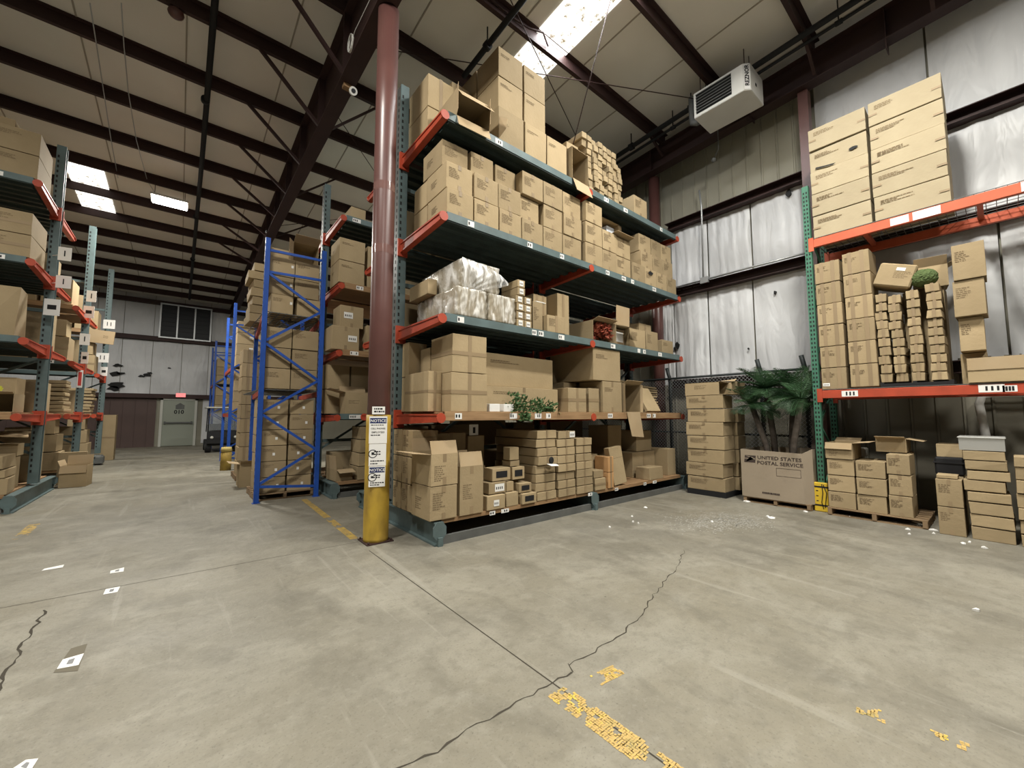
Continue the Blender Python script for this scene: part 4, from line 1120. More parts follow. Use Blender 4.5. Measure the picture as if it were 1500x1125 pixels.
# red leaf box
o = open_carton('long open carton full of red leaves beside the middle red arm', 5.37, 5.93, YF + .03, YF + 1.05, z3, z3 + .36, 'front', [('f', .12, 20), ('r', .05, 5)], name='open_cardboard_box')
def leaf_blob(name, label, cat, cx, cy, cz, sx, sy, sz, n, m, lsz, parent=None, kind=None):
    bm = bmesh.new()
    for k in range(n):
        p = Vector((cx + rnd(-sx, sx), cy + rnd(-sy, sy), cz + rnd(-sz, sz)))
        d = Vector((rnd(-1, 1), rnd(-1.2, .3), rnd(-.6, 1))).normalized() * lsz * rnd(.6, 1.3)
        s = d.cross(Vector((rnd(-1, 1), rnd(-1, 1), rnd(-1, 1)))).normalized() * lsz * .28
        a, b, c, e = p, p + d * .5 + s, p + d, p + d * .5 - s
        vs = [bm.verts.new(q) for q in (a, b, c, e)]; bm.faces.new([vs[0], vs[1], vs[2]]); bm.faces.new([vs[0], vs[2], vs[3]])
    o = link(name, bm, m, parent)
    if label: tag(o, label, cat, None, kind)
    return o
leaf_blob('red_foliage', 'bunch of artificial red leaves spilling from the long open carton', 'artificial plant', 5.66, YF + .10, z3 + .20, .18, .05, .10, 420, REDL, .10)
# box with raised flap
o = open_carton('open carton with one flap standing tall and another folded out, third shelf', 6.0, 6.42, YF + .02, YF + .5, z3, z3 + .36, 'front', [('f', .36, 88), ('r', .0001, 90)], rz=0)
bm = bmesh.new(); fl = [(6.02, YF - .0, z3 + .36), (6.40, YF - .0, z3 + .36), (6.55, YF - .16, z3 + .27), (6.12, YF - .18, z3 + .29)]
quad(bm, fl); quad(bm, [(a, b, c - .006) for a, b, c in fl][::-1]); f = link('flap', bm, FLAPM, o); f.matrix_parent_inverse = Matrix.LocRotScale(o.location, o.rotation_euler, None).inverted()
bm = bmesh.new(); box(bm, 6.06, 6.36, YF + .1, YF + .13, z3 + .03, z3 + .3); quad(bm, [(6.1, YF + .099, z3 + .07), (6.32, YF + .099, z3 + .07), (6.32, YF + .099, z3 + .26), (6.1, YF + .099, z3 + .26)], 1)
tag(link('framed_panel', bm, [CARDIN, PAPER]), 'framed pale panel visible inside the open carton, third shelf', 'picture frame')
K('printed carton beside the open flapped carton, third shelf', 6.44, 6.96, YF + .03, .5, z3, z3 + .37, prn=7)
K('printed carton second from the far small one, third shelf', 6.98, 7.42, YF + .03, .5, z3, z3 + .39, prn=7)
K('small printed carton at the far end of the third shelf', 7.62, 8.06, YF + .06, .4, z3, z3 + .29, prn=4)
K('carton lying behind the printed pair, third shelf', 6.6, 7.2, YF + .56, .5, z3, z3 + .62, tape='h')
K('stacked dark carton behind the far small one, third shelf', 7.48, 7.95, YF + .5, .5, z3, z3 + .70, tape='v')
K('tall carton at the far back corner of the third shelf', 7.7, 8.15, YF + 1.02, .25, z3, z3 + .85)
K('low dark carton deep behind the red leaf carton, third shelf', 5.98, 6.5, YF + .62, .5, z3, z3 + .5)
K('dim carton deep behind the wrapped bundles by the teal upright', 2.55, 2.7, YF + .6, .6, z3 + .40, z3 + .62)

# second shelf (wood)
K('narrow plain carton with tape cross by the teal upright, second shelf', 2.40, 2.60, 4.60, .70, z2, z2 + .52, tape='x', rz=0)
K('plain carton with horizontal tape, lower of the front pair, second shelf', 2.60, 3.16, YF + .03, .6, z2, z2 + .50, tape='x')
K('plain carton with horizontal tape, upper of the front pair, second shelf', 2.62, 3.15, YF + .03, .6, z2 + .502, z2 + 1.0, tape='x', rz=-1.5)
for j in range(2):
    K('dull carton, %s of two at the back near the upright, second shelf' % ['lower', 'upper'][j], 2.46, 2.75, 5.32, .22, z2 + j * .5, z2 + .497 + j * .5)
    K('smudged carton, %s of two behind the front pair, second shelf' % ['lower', 'upper'][j], 2.62, 3.1, 4.98, .3, z2 + j * .45, z2 + .447 + j * .45, tape='v')
K('long low carton behind the two tiny white boxes, second shelf', 3.26, 4.70, YF + .22, .45, z2, z2 + .37, tape='tabs', prn=2)
K('long dark carton lying on the long low carton, second shelf', 3.28, 4.72, YF + .34, .5, z2 + .373, z2 + .86, prn=2)
for i, (a, b) in enumerate(((3.20, 3.37), (3.43, 3.62))):
    bm = bmesh.new(); box(bm, -(b - a) / 2, (b - a) / 2, -.07, .07, 0, .105 , bev=.004)
    tag(link('small_white_box', bm, PAPER, None, ((a + b) / 2, YF + .1, z2), (0, 0, R(rnd(-4, 4)))), 'tiny white box %s on the wooden second shelf' % ['beside the taped carton', 'beside the green garland'][i], 'box')
gar = empty('green_garland', (3.95, YF + .1, z2)); tag(gar, 'artificial green garland spilling over the wooden shelf edge', 'artificial plant')
bm = bmesh.new()
for c in ((-.28, -.06, .04, .09), (-.25, -.03, .14, .10), (-.22, -.17, -.08, .05), (.0, -.03, .05, .12), (.14, -.02, .06, .12), (.3, .0, .04, .12), (.42, -.02, .03, .1)):
    for k in range(80):
        p = Vector((c[0] + rnd(-1, 1) * c[3] * 1.4, c[1] + rnd(-1, 1) * c[3] * .6, max(.0 if abs(c[0] + .25) > .08 else -.14, c[2] + rnd(-1, 1) * c[3])))
        d = Vector((rnd(-1, 1), rnd(-1, .2), rnd(-.3, 1))).normalized() * .075; s = d.cross(Vector((rnd(-1, 1), 1, rnd(-1, 1)))).normalized() * .013
        vs = [bm.verts.new(q) for q in (p, p + d * .5 + s, p + d, p + d * .5 - s)]; bm.faces.new([vs[0], vs[1], vs[2]]); bm.faces.new([vs[0], vs[2], vs[3]])
link('needles', bm, GARL, gar)
bm = bmesh.new()
for pts in (((-.4, 0, .04), (-.1, -.02, .08), (.2, 0, .05), (.45, 0, .03)), ((-.26, -.03, .05), (-.24, -.04, .2)), ((-.25, -.05, .05), (-.24, -.13, -.12))): tube(bm, pts, .006, 5)
link('stem', bm, GARL, gar)
K('carton with torn taped edge at the middle arm, second shelf', 4.76, 5.20, YF + .05, .55, z2, z2 + .40, tape='x')
K('narrow taped carton just past the middle arm, second shelf', 5.27, 5.55, YF + .06, .5, z2, z2 + .41, tape='h')
K('upright plain carton under the big square carton, second shelf', 5.60, 6.14, YF + .02, .55, z2, z2 + .545, tape='tabs', prn=3)
K('dim carton behind the narrow taped one, second shelf', 5.24, 5.58, YF + .6, .5, z2, z2 + .54)
K('big square carton balanced over the gap, tallest on the second shelf', 5.37, 6.13, YF + .03, 1.05, z2 + .55, z2 + 1.115, prn=3, sidep=False)
o = open_carton('empty carton opened to the front with its flap hanging down, second shelf', 6.18, 6.72, YF + .02, YF + .55, z2, z2 + .53, 'front', [('f', .10, 35), ('l', .06, 20), ('r', .05, 30)])
bm = bmesh.new(); A = [(-.27, -.295, .01), (.25, -.295, .01), (.33, -.325, -.46), (-.16, -.335, -.43)]
A = [(.0 + x * .8, y, z) for x, y, z in A]
quad(bm, A[::-1]); quad(bm, [(x, y + .006, z) for x, y, z in A]); link('flap', bm, FLAPM, o)
bm = bmesh.new(); box(bm, -.012, .012, -.16, .16, 0, .42)
tag(link('blue_board', bm, BLUEP, None, (6.765, YF + .36, z2), (0, R(2), 0)), 'thin dark blue board between open carton and leaning carton, second shelf', 'board')
bm = bmesh.new(); box(bm, -.24, .24, -.03, .03, 0, .54, bev=.004)
o = tag(link('leaning_carton', bm, [CARD, INK], None, (7.22, YF + .06, z2 + .02), (R(-30), 0, R(1))), 'flat carton leaning aslant beside the flattened stack, second shelf', 'cardboard box')
for k in range(11):
    zz = z2 + k * .052
    bm = bmesh.new(); box(bm, -.36 + rnd(-.03, .03), .36 + rnd(-.03, .03), -.28, .28, 0, .034, bev=.003)
    for v in bm.verts: v.co.z += .012 * math.sin(v.co.x * 5 + k)
    tag(link('flattened_box', bm, CARD, None, (7.74, 5.11 + rnd(-.02, .02), zz + .012), (0, 0, R(rnd(-4, 4)))), 'flattened cardboard box in the pile by the side column, second shelf', 'flattened box', 'flattened boxes on the second shelf')
for k in range(3):
    bm = bmesh.new(); box(bm, -.42, .42, -.25, .25, 0, .036, bev=.003)
    tag(link('flattened_box', bm, CARD, None, (6.64 + rnd(-.03, .03), 5.16, z2 + .535 + k * .045), (0, 0, R(rnd(-4, 4)))), 'flattened cardboard box lying above the empty open carton, second shelf', 'flattened box', 'flattened boxes above the open carton')
K('dim carton under the flattened boxes behind the open carton, second shelf', 6.2, 6.9, 4.93, .5, z2, z2 + .53)

# bottom deck
K('printed carton under the open-topped one at the rack corner, bottom deck', 2.32, 2.70, YF + .02, .50, z1, z1 + .405, prn=8, tape='tabs')
open_carton('open-topped printed carton with raised flaps at the rack corner, bottom deck', 2.32, 2.70, YF + .02, YF + .52, z1 + .408, z1 + .79, 'top', [('n', .16, -16), ('f', .17, 10), ('l', .24, 84)], prn=8, tape=True, rz=1.5)
open_carton('tall narrow open printed carton beside the corner pair, bottom deck', 2.74, 3.10, YF + .03, YF + .4, z1, z1 + .61, 'top', [('n', .18, -14), ('f', .17, 8)], prn=8, tape=True, rz=0)
for i, (a, b) in enumerate(((4.90, 5.21), (5.22, 5.50))):
    for j in range(3):
        K('printed carton, %s layer, %s row behind the corner pair, bottom deck' % (TIER[j], ORD[i + 1]), 2.34, 2.72, a, b - a, z1 + j * .355, z1 + j * .355 + .35, front='W', prn=7, tape='tabs', group='printed cartons along the rack end')
K('dim carton at the back below the wooden shelf, bottom deck', 2.80, 3.3, 5.1, .4, z1 + .5, z1 + 1.0, tape='v')
K('dim carton supporting the back carton, bottom deck', 2.80, 3.3, 5.1, .4, z1, z1 + .497)
K('dark upright carton with a white sheet above the small boxes, bottom deck', 3.30, 3.6, 5.05, .4, z1 + .5, z1 + .95)
K('dark carton beneath the upright carton behind the small boxes, bottom deck', 3.32, 3.62, 5.05, .4, z1, z1 + .497)
bm = bmesh.new(); box(bm, -.09, .09, -.002, .002, 0, .16); box(bm, -.02, .03, -.003, -.002, .03, .12, mi=1)
tag(link('price_card', bm, [PAPER, BLACKM], None, (3.42, 5.08, z1 + .952), (0, 0, R(8))), 'white card with black mark standing on a dark carton, bottom deck', 'card')
# small goods pile
sm = [(3.16, 3.47, .03, .33, 0, .19, 's'), (3.50, 3.72, .05, .28, 0, .19, None), (3.76, 4.04, .02, .25, 0, .15, 'b'), (3.22, 3.52, .08, .25, .195, .35, 'l'), (3.54, 3.68, .1, .25, .195, .33, None), (3.74, 3.98, .06, .22, .155, .29, 'b'), (3.30, 3.62, .1, .22, .355, .53, 'b'), (3.66, 3.9, .12, .2, .34, .52, 'b'), (3.64, 3.82, .14, .2, .525, .61, None), (3.62, 3.80, .13, .16, .615, .80, None)]
names = ['with a small white sticker, lowest', 'plain, in the bottom row', 'with dark window, outermost at the bottom', 'with a large white label, second layer', 'tiny filler, second layer', 'with dark window, outer middle', 'with long dark window, third layer', 'with dark window, next to the long windowed one', 'shrink-wrapped flat, near the top', 'tiny, topmost of the pile']
for (a, b, y, d, za, zb, st), nm in zip(sm, names):
    w_, h_ = b - a, zb - za
    sk = {'s': dict(sticker=(.5, .45, .09, .08)), 'l': dict(sticker=(.62, .5, .16, .10)), 'b': dict(sticker=(.5, .5, w_ * .6, h_ * .5), stk=BLACKM), None: {}}[st]
    K('small carton %s, goods pile, bottom deck' % nm, a, b, YF + y, d, z1 + za, z1 + zb, name='small_box', **sk)
bm = bmesh.new(); box(bm, -.15, .15, -.1, .1, 0, .012)
tag(link('cardboard_scrap', bm, FLAPM, None, (3.22, YF + .55, z1 + .2), (R(25), 0, R(15))), 'loose flap of cardboard leaning behind the small goods pile', 'cardboard')
# long carton columns
for ci, (a, b, n, h) in enumerate(((4.06, 4.47, 8, .129), (4.49, 4.89, 8, .127), (4.93, 5.32, 7, .127))):
    for j in range(n):
        xo = rnd(-.012, .012)
        hh = h - .003
        st = (.80, .5, .12, .09) if (ci, j) == (1, 7) else None
        o = K('long taped carton, %s from the bottom, %s column, bottom deck' % (ORD[j + 1], ORD[ci + 1]), a + xo, b + xo, YF + .02 + rnd(0, .04), 1.02, z1 + j * h, z1 + j * h + hh, tape='v', sticker=st, group='long taped cartons on the bottom deck', jit=.007, name='long_box', rz=rnd(-.8, .8))
        if (ci, j) == (0, 4):
            bm = bmesh.new(); bmesh.ops.create_uvsphere(bm, u_segments=10, v_segments=6, radius=.05, matrix=Matrix.Translation((.06, -.515, .06)) @ Matrix.Diagonal((1, .4, 1.1, 1))); link('torn_hole', bm, DARKGAP, o)
            bm = bmesh.new(); quad(bm, [(-.06, -.53, .02), (.16, -.53, .0), (.14, -.60, -.02), (-.03, -.61, -.01)]); link('torn_flap', bm, PAPER, o)
K('low carton beside the teal foot of the middle column, bottom deck', 5.37, 5.66, YF + .03, .3, z1, z1 + .20, tape='h')
K('small carton on the low carton by the middle foot, bottom deck', 5.36, 5.62, YF + .05, .28, z1 + .203, z1 + .33)
K('dark carton behind the two small ones at the middle, bottom deck', 5.36, 5.86, YF + .36, .4, z1, z1 + .56)
TAN = mat('orange_tan_box', (.47, .27, .12), .7, noise=((.38, .2, .08), 4, .5), vary=.08)
for j in range(2): K('narrow orange-tan box, %s of two before the leaning carton, bottom deck' % ['lower', 'upper'][j], 5.72, 5.88, YF + .03, .3, z1 + j * .27, z1 + .267 + j * .27, material=TAN, tape='v')
bm = bmesh.new(); box(bm, -.17, .17, -.06, .06, 0, .66, bev=.005); box(bm, -.17, .17, -.061, -.06, .46, .466, mi=1)
tag(link('leaning_carton', bm, [CARD, INK], None, (6.12, YF + .12, z1 + .026), (R(-6), R(-6), R(-3))), 'tall narrow plain carton leaning back on the bottom deck', 'cardboard box')
K('tall dim carton at the back in the second bay, bottom deck', 6.55, 7.0, 5.0, .5, z1, z1 + .62)
K('dim carton on the tall back carton in the second bay, bottom deck', 6.55, 7.0, 5.0, .5, z1 + .623, z1 + 1.05)
K('wide scuffed carton near the far end, bottom deck', 7.04, 7.86, 4.78, .6, z1, z1 + .50, tape='v')
K('small stained carton in front of the wide scuffed one, bottom deck', 7.02, 7.52, YF + .05, .33, z1, z1 + .24, jit=.012)
K('carton on the wide scuffed one, bottom deck', 7.3, 7.86, 4.85, .5, z1 + .503, z1 + .93)
K('carton at the far end by the fence, bottom deck', 7.88, 8.2, 4.5, .6, z1, z1 + .55)
# dim cartons on the rear side seen through the gaps
for (a, b, y, d, z, h, nm) in ((2.5, 3.1, 5.9, .6, z4, .7, 'fourth shelf rear'), (3.2, 3.9, 5.9, .6, z4, .5, 'fourth shelf rear, beside another'), (2.5, 3.0, 5.9, .7, z3, .5, 'third shelf rear'), (3.05, 3.5, 5.9, .5, z3, .62, 'third shelf rear, deeper in'), (2.5, 3.2, 5.9, .7, z2, .8, 'second shelf rear'), (4.6, 5.2, 5.9, .6, z2, .8, 'second shelf rear middle'), (6.4, 7.1, 5.9, .6, z3, .6, 'third shelf rear far'), (2.36, 3.1, 5.9, .8, z1, 1.08, 'bottom deck rear'), (3.15, 4.05, 5.9, .8, z1, 1.1, 'bottom deck rear middle'), (6.9, 7.6, 5.9, .6, z2, .7, 'second shelf rear far')):
    K('dim carton on the far side of the central rack, %s' % nm, a, b, y, d, z, z + h)
# ---------------------------------------------------------------- pallets
def pallet(label, x0, x1, y0, y1, h=.12, along='y'):
    o = empty('wooden_pallet', ((x0 + x1) / 2, (y0 + y1) / 2, 0)); tag(o, label, 'pallet')
    w, d = (x1 - x0) / 2, (y1 - y0) / 2
    for k in range(6):
        bm = bmesh.new()
        if along == 'y': c = -w + .05 + k * (2 * w - .1) / 5; box(bm, c - .045, c + .045, -d, d, h - .018, h, bev=.002)
        else: c = -d + .05 + k * (2 * d - .1) / 5; box(bm, -w, w, c - .045, c + .045, h - .018, h, bev=.002)
        link('top_board', bm, PALLETW, o)
    for k in range(3):
        bm = bmesh.new()
        if along == 'y': c = -d + .03 + k * (2 * d - .06) / 2; box(bm, -w, w, c - .025, c + .025, .016, h - .018)
        else: c = -w + .03 + k * (2 * w - .06) / 2; box(bm, c - .025, c + .025, -d, d, .016, h - .018)
        link('stringer', bm, PALLETW, o)
    for k in range(3):
        bm = bmesh.new()
        if along == 'y': c = -w + .06 + k * (2 * w - .12) / 2; box(bm, c - .045, c + .045, -d, d, 0, .016)
        else: c = -d + .06 + k * (2 * d - .12) / 2; box(bm, -w, w, c - .045, c + .045, 0, .016)
        link('bottom_board', bm, PALLETW, o)
    return o
def KW(label, y0, y1, x0, d, z0, z1, **k): return carton(label, x0, x0 + d, min(y0, y1), max(y0, y1), z0, z1, front='W', **k)

# ---------------------------------------------------------------- wall rack goods
zt = 4.511
for j in range(5):
    for i, (a, b) in enumerate(((1.115, 1.875), (.29, 1.095))):
        nm = 'long pale carton, %s layer up, %s, top of the wall rack' % (ORD[j + 1], ['next to the green upright', 'by the open wire deck'][i])
        o = KW(nm, a, b, 8.09 + rnd(0, .03) + (.03 if j == 3 else 0), .72, zt + j * .383, zt + j * .383 + .379, tape=None, material=PALECARD, prn=3, group='long pale cartons on the top level of the wall rack', jit=.01, rz=rnd(-.6, .6), sidep=False)
        tb = bmesh.new(); Dp = .36
        if (i, j) != (0, 3):
            tb.free()
            for s in (-1, 1):
                tb = bmesh.new(); u = s * ((b - a) / 2 - .06); box(tb, u - .05, u + .05, -Dp - .0015, -Dp - .0003, .15, .18)
                link('tape', tb, TAPE, o)
        else:
            tb.free(); tb = bmesh.new(); vs = [(.21 - .0 + .06 * math.cos(k * .63) * rnd(.7, 1.2), -.371, .16 + .022 * math.sin(k * .63) * rnd(.7, 1.3)) for k in range(10)]
            tb.faces.new([tb.verts.new(p) for p in vs]); link('torn_hole', tb, DARKGAP, o)
            tb = bmesh.new(); vs = [(-.3, -.371, .05), (-.06, -.371, .012), (-.02, -.371, .03), (-.16, -.371, .05), (-.29, -.371, .075)]
            tb.faces.new([tb.verts.new(p) for p in vs]); link('torn_hole', tb, DARKGAP, o)
zm = 1.962
for i, (a, b, n, h, zb) in enumerate(((1.55, 1.885, 6, .352, 0), (1.175, 1.515, 6, .358, .02))):
    for j in range(n):
        KW('banded carton, %s from the bottom, %s column from the green upright, middle of wall rack' % (ORD[j + 1], ORD[i + 1]), a, b, 8.1 + rnd(0, .02), .5, zm + zb + j * h, zm + zb + j * h + h - .004, tape='2v', prn=4,
           sticker=(.2, .22, .09, .05) if (i, j) == (0, 0) else None, group='banded cartons on the wall rack', rz=rnd(-1.5, 1.5), jit=.006)
o = empty('black_tray_pallet', (8.42, .79, zm)); tag(o, 'low black tray under the columns of flat taped cartons', 'pallet')
bm = bmesh.new(); box(bm, -.3, .3, -.38, .37, .0, .05); 
for s in (-.36, 0, .35): box(bm, -.3, .3, s - .02, s + .02, .05, .07)
link('tray_body', bm, RUBBER, o)
zz0 = zm + .072
for i, (yc, w, n, lean, h) in enumerate(((1.09, .15, 10, .07, .136), (.925, .15, 10, .09, .131), (.745, .155, 10, .05, .134), (.545, .17, 11, .0, .126))):
    for j in range(n):
        t = j / (n - 1)
        off = lean * (t ** .8) * .6 + rnd(-.008, .008) + (.012 * math.sin(j * 1.3))
        if i == 0: off *= .5
        KW('flat taped carton, %s from the bottom, %s of the four leaning columns, wall rack' % (ORD[j + 1], ORD[i + 1]), yc - w / 2 + off * .55, yc + w / 2 + off * .55, 8.13 + rnd(0, .03), .38, zz0 + j * h, zz0 + (j + 1) * h - .003,
           tape='v', group='flat taped cartons in leaning columns', jit=.016, rz=rnd(-3, 3), name='flat_box')
bm = bmesh.new(); box(bm, -.21, .21, -.2, .2, -.17, .17, bev=.02)
print_block(bm, -.02, .06, .2, 5, -.2012, .022)
bmesh.ops.subdivide_edges(bm, edges=[e for e in bm.edges if e.calc_length() > .2], cuts=3, use_grid_fill=True)
o = tag(link('cardboard_box', bm, [CARD, INK], None, (8.36, .94, zz0 + 1.60), (R(0), R(20), R(-90 + 6))), 'tilted carton with white label resting on the flat taped columns', 'cardboard box')
bm = bmesh.new(); box(bm, -.01, .09, -.203, -.2015, .07, .115); link('paper_label', bm, PAPER, o)
bm = bmesh.new(); bmesh.ops.create_icosphere(bm, subdivisions=4, radius=.15)
for v in bm.verts: v.co *= 1 + rnd(-.05, .05); v.co.z *= .85
tag(link('moss_ball', bm, MOSS, None, (8.28, .63, zz0 + 1.50), smooth=False), 'green moss ball bulging from a torn carton on the wall rack', 'moss ball')
open_carton('torn open carton behind the green moss ball, wall rack', 8.5, 8.85, .42, .78, zz0 + 1.40, zz0 + 1.72, 'top', [('l', .15, 40), ('r', .2, 60), ('n', .14, 35)], front='W', rz=8)
K('carton underneath the torn one behind the moss ball, wall rack', 8.56, 8.98, .45, .45, zm + .01, zz0 + 1.398)
for a, b, x0, z0_, z1_, nm in ((.06, .36, 8.2, .93, 1.43, 'middle'), (.04, .35, 8.17, 1.432, 1.93, 'top')):
    KW('streaked tall carton, %s of the separate stack by the wall, wall rack' % nm, a, b, x0, .45, zm + z0_, zm + z1_, prn=6)
STREAK = None
KW('narrow printed carton, lowest of the separate stack by the wall, wall rack', .10, .34, 8.3, .4, zm + .46, zm + .927, prn=6)
KW('carton at the foot of the separate stack, half behind the shallow tray, wall rack', .10, .36, 8.54, .4, zm + .01, zm + .456)
bm = bmesh.new()
x0, x1, ya, yb, h = -.14, .32, -.75, .40, .33
box(bm, x0, x1, ya, yb, 0, .012); box(bm, x0, x0 + .01, ya, yb, .012, .16); box(bm, x1 - .01, x1, ya, yb, .012, h); box(bm, x0, x1, ya, ya + .01, .012, h); box(bm, x0 + .01, x1 - .01, yb - .01, yb, .012, .2)
o = empty('shallow_carton', (8.2, -.12, zm + .012)); tag(o, 'long shallow carton with folded pale lip on the wall rack', 'cardboard box'); link('body', bm, CARD, o)
bm = bmesh.new(); box(bm, x0 - .012, x0 - .002, ya, yb, .16, .32); link('folded_lip', bm, FLAPM, o)
bm = bmesh.new(); box(bm, 8.05, 8.12, -.4, -.1, 4.30, 4.33)

# under the wall rack: pallet of cartons
PX = 7.86
pallet('wooden pallet under printed cartons beside the green upright', PX, 8.76, .74, 1.84, .12, 'y')
for i, (a, b, n, h, t) in enumerate(((1.49, 1.83, 3, .25, None), (1.135, 1.48, 3, .25, None), (.87, 1.125, 3, .292, 'tabs'))):
    for j in range(n):
        KW('printed carton, %s layer, %s column from the yellow guard, on the pallet by the wall' % (TIER[j], ORD[i + 1]), a, b, PX + .02 + rnd(0, .02), .6 if i < 2 else .45, .121 + j * h, .121 + (j + 1) * h - .004, tape=t, prn=6, group='printed cartons on the pallet by the wall', jit=.007, rz=rnd(-1.5, 1.5))
open_carton('open-topped printed carton crowning the pallet stack by the green upright', PX + .02, PX + .6, 1.49, 1.83, .872, 1.12, 'top', [('n', .1, 160), ('r', .2, 84), ('f', .15, 70)], front='W', prn=5)
open_carton('dark open carton at the back of the pallet stack', PX + .3, PX + .75, .93, 1.27, .999, 1.2, 'top', [('n', .12, 75), ('r', .18, 100)], front='W')
KW('low carton behind the third column, under the dark open one', .9, 1.12, PX + .51, .25, .121, .997)
bm = bmesh.new(); box(bm, -.14, .14, -.17, .17, 0, .14, bev=.02)
tag(link('white_tub', bm, CREAM, None, (8.62, 1.62, .875)), 'pale plastic tub at the back of the pallet stack', 'tub')
KW('carton underneath the pale tub on the pallet stack', 1.5, 1.8, 8.52, .23, .121, .873)
# stacks at the far end
for j in range(2):
    KW('tall printed carton, %s of two, next to the scattered paper by the wall' % ['lower', 'upper'][j], .39, .635, 7.75, .4, .001 + j * .36, .357 + j * .36, prn=5, tape='tabs')
KW('flat carton lid on the upper tall printed carton by the wall', .43, .63, 7.77, .3, .722, .765)
hs_ = [.165, .15, .155, .125, .14, .125, .12, .12]; z = .001
for j in range(8):
    o_ = [0, -.01, .0, .005, .03, .0, .01, .02][j]
    KW('long low carton, %s from the floor in the stack under the clear bin' % ORD[j + 1], .0 + o_, .365 + o_, 7.74 + (.03 if j > 3 else 0), .5, z, z + hs_[j] - .003, jit=.012, rz=rnd(-2, 2), prn=0, group='long low cartons under the clear bin')
    z += hs_[j]
zc = z
hs2 = [.15, .16, .14, .17, .16, .15, .13]; z = .001
for j in range(7):
    KW('long low carton, %s from the floor in the last stack by the wall' % ORD[j + 1], -.55, -.03, 7.72 + (.02 if j % 2 else 0), .5, z, z + hs2[j] - .003, jit=.012, rz=rnd(-1.5, 1.5), group='long low cartons in the last stack by the wall')
    z += hs2[j]
CLEAR = mat('cloudy_plastic', (.40, .40, .38), .25, spec=.6)
o = empty('plastic_bin', (8.0, .21, zc)); tag(o, 'cloudy plastic bin with lid on top of the low carton stack', 'plastic bin')
bm = bmesh.new(); prism(bm, [(-.2, 0), (.2, 0), (.23, .15), (-.23, .15)], 'y', -.19, .19); link('bin_body', bm, CLEAR, o)
bm = bmesh.new(); box(bm, -.24, .24, -.2, .2, .15, .17, bev=.006); link('lid', bm, CLEAR, o)
KW('brown carton standing behind the tall printed pair by the wall', .40, .66, 8.4, .4, .001, 1.14)
bm = bmesh.new(); box(bm, -.09, .09, -.15, .13, 0, .24, bev=.02); box(bm, -.1, .1, -.16, .14, .16, .18)
tag(link('black_case', bm, RUBBER, None, (8.28, .535, .722)), 'black plastic case between the carton stacks by the wall', 'case')
KW('carton underneath the black case by the wall', .40, .6, 8.17, .21, .001, .72)
bm = bmesh.new(); tube(bm, [(9.42, .16, .0), (9.42, .2, 1.2), (9.42, .24, 1.72), (9.42, .2, 1.83), (9.42, .1, 1.86), (9.42, -.8, 1.86)], .05, 12)
tag(link('insulated_pipe', bm, PAPER), 'white wrapped pipe bending along the wall under the rack', 'pipe')

# ---------------------------------------------------------------- stack by the fence
o = empty('wooden_pallet', (8.1, 3.72, 0)); tag(o, 'dark low pallet under the tall stack by the fence', 'pallet')
bm = bmesh.new(); box(bm, -.22, .5, -.36, .38, .0, .10); link('pallet_deck', bm, RUBBER, o)
z = .101
for j in range(7):
    h = .262 if j < 6 else .26; off = .02 * math.sin(j * 2.1) + (.0 if j < 3 else -.02)
    KW('wide printed carton, %s from the bottom of the tall stack by the fence' % ORD[j + 1], 3.37 + off, 4.10 + off, 7.88 + rnd(0, .02), .44, z, z + h - .004, prn=5, tape='tabs', group='wide printed cartons by the fence', jit=.009, rz=rnd(-2.5, 2.5))
    if j < 6: KW('carton, %s from the bottom of the row behind the tall stack by the fence' % ORD[j + 1], 3.3 + off * .5, 3.9, 8.36, .36, z, z + h - .004, jit=.01)
    z += h
open_carton('open carton with raised flap topping the tall stack by the fence', 7.9, 8.3, 3.15, 3.98, z, z + .25, 'front', [('f', .05, 30)], front='W', rz=0) if False else None
o = empty('open_cardboard_box', (8.1, 3.60, z), -PI / 2); tag(o, 'carton with open end and raised flap topping the tall stack by the fence', 'cardboard box')
bm = bmesh.new(); W_ = .98; th = .008
a, b = -W_ / 2, W_ / 2
box(bm, a, b, -.2, .2, 0, th); box(bm, a, .18, -.2, -.2 + th, th, .25); box(bm, a, b, .2 - th, .2, th, .25); box(bm, a, a + th, -.19, .19, th, .25); box(bm, a, .2, -.2, .2, .25 - th, .25)
box(bm, .40, .40 + th, -.2, .19, th, .25)
print_block(bm, -.3, .19, .25, 4, -.2012, .02)
link('body', bm, [CARD, INK], o)
bm = bmesh.new(); quad(bm, [(.19, -.21, .252), (.47, -.22, .235), (.45, -.06, .29), (.2, -.06, .262)]); quad(bm, [(.19, -.21, .248), (.47, -.22, .231), (.45, -.06, .286), (.2, -.06, .258)][::-1]); link('flap', bm, FLAPM, o)

# chain-link fence
fx = 8.93
o = empty('chain_link_fence', (fx, 4.0, 0)); tag(o, 'chain link fence with dark rail and angled post tops by the side wall', 'fence')
bm = bmesh.new(); ya, yb, za, zb = -1.75, 3.9, .05, 2.38; s = .075
n = int((yb - ya + zb - za) / s)
for k in range(n):
    for sgn in (1, -1):
        # diagonal wires clipped to the panel
        c = ya + k * s - (zb - za) if sgn > 0 else ya + k * s
        t0, t1 = 0.0, zb - za
        f = lambda t: (c + t) if sgn > 0 else (c - t)
        if sgn > 0: t0 = max(t0, ya - c); t1 = min(t1, yb - c)
        else: t0 = max(t0, c - yb); t1 = min(t1, c - ya)
        if t1 - t0 < .02: continue
        bar(bm, (sgn * .003, f(t0), za + t0), (sgn * .003, f(t1), za + t1), .005)
link('wire_mesh', bm, GALV, o)
DKP = mat('dark_pipe', (.025, .03, .03), .5)
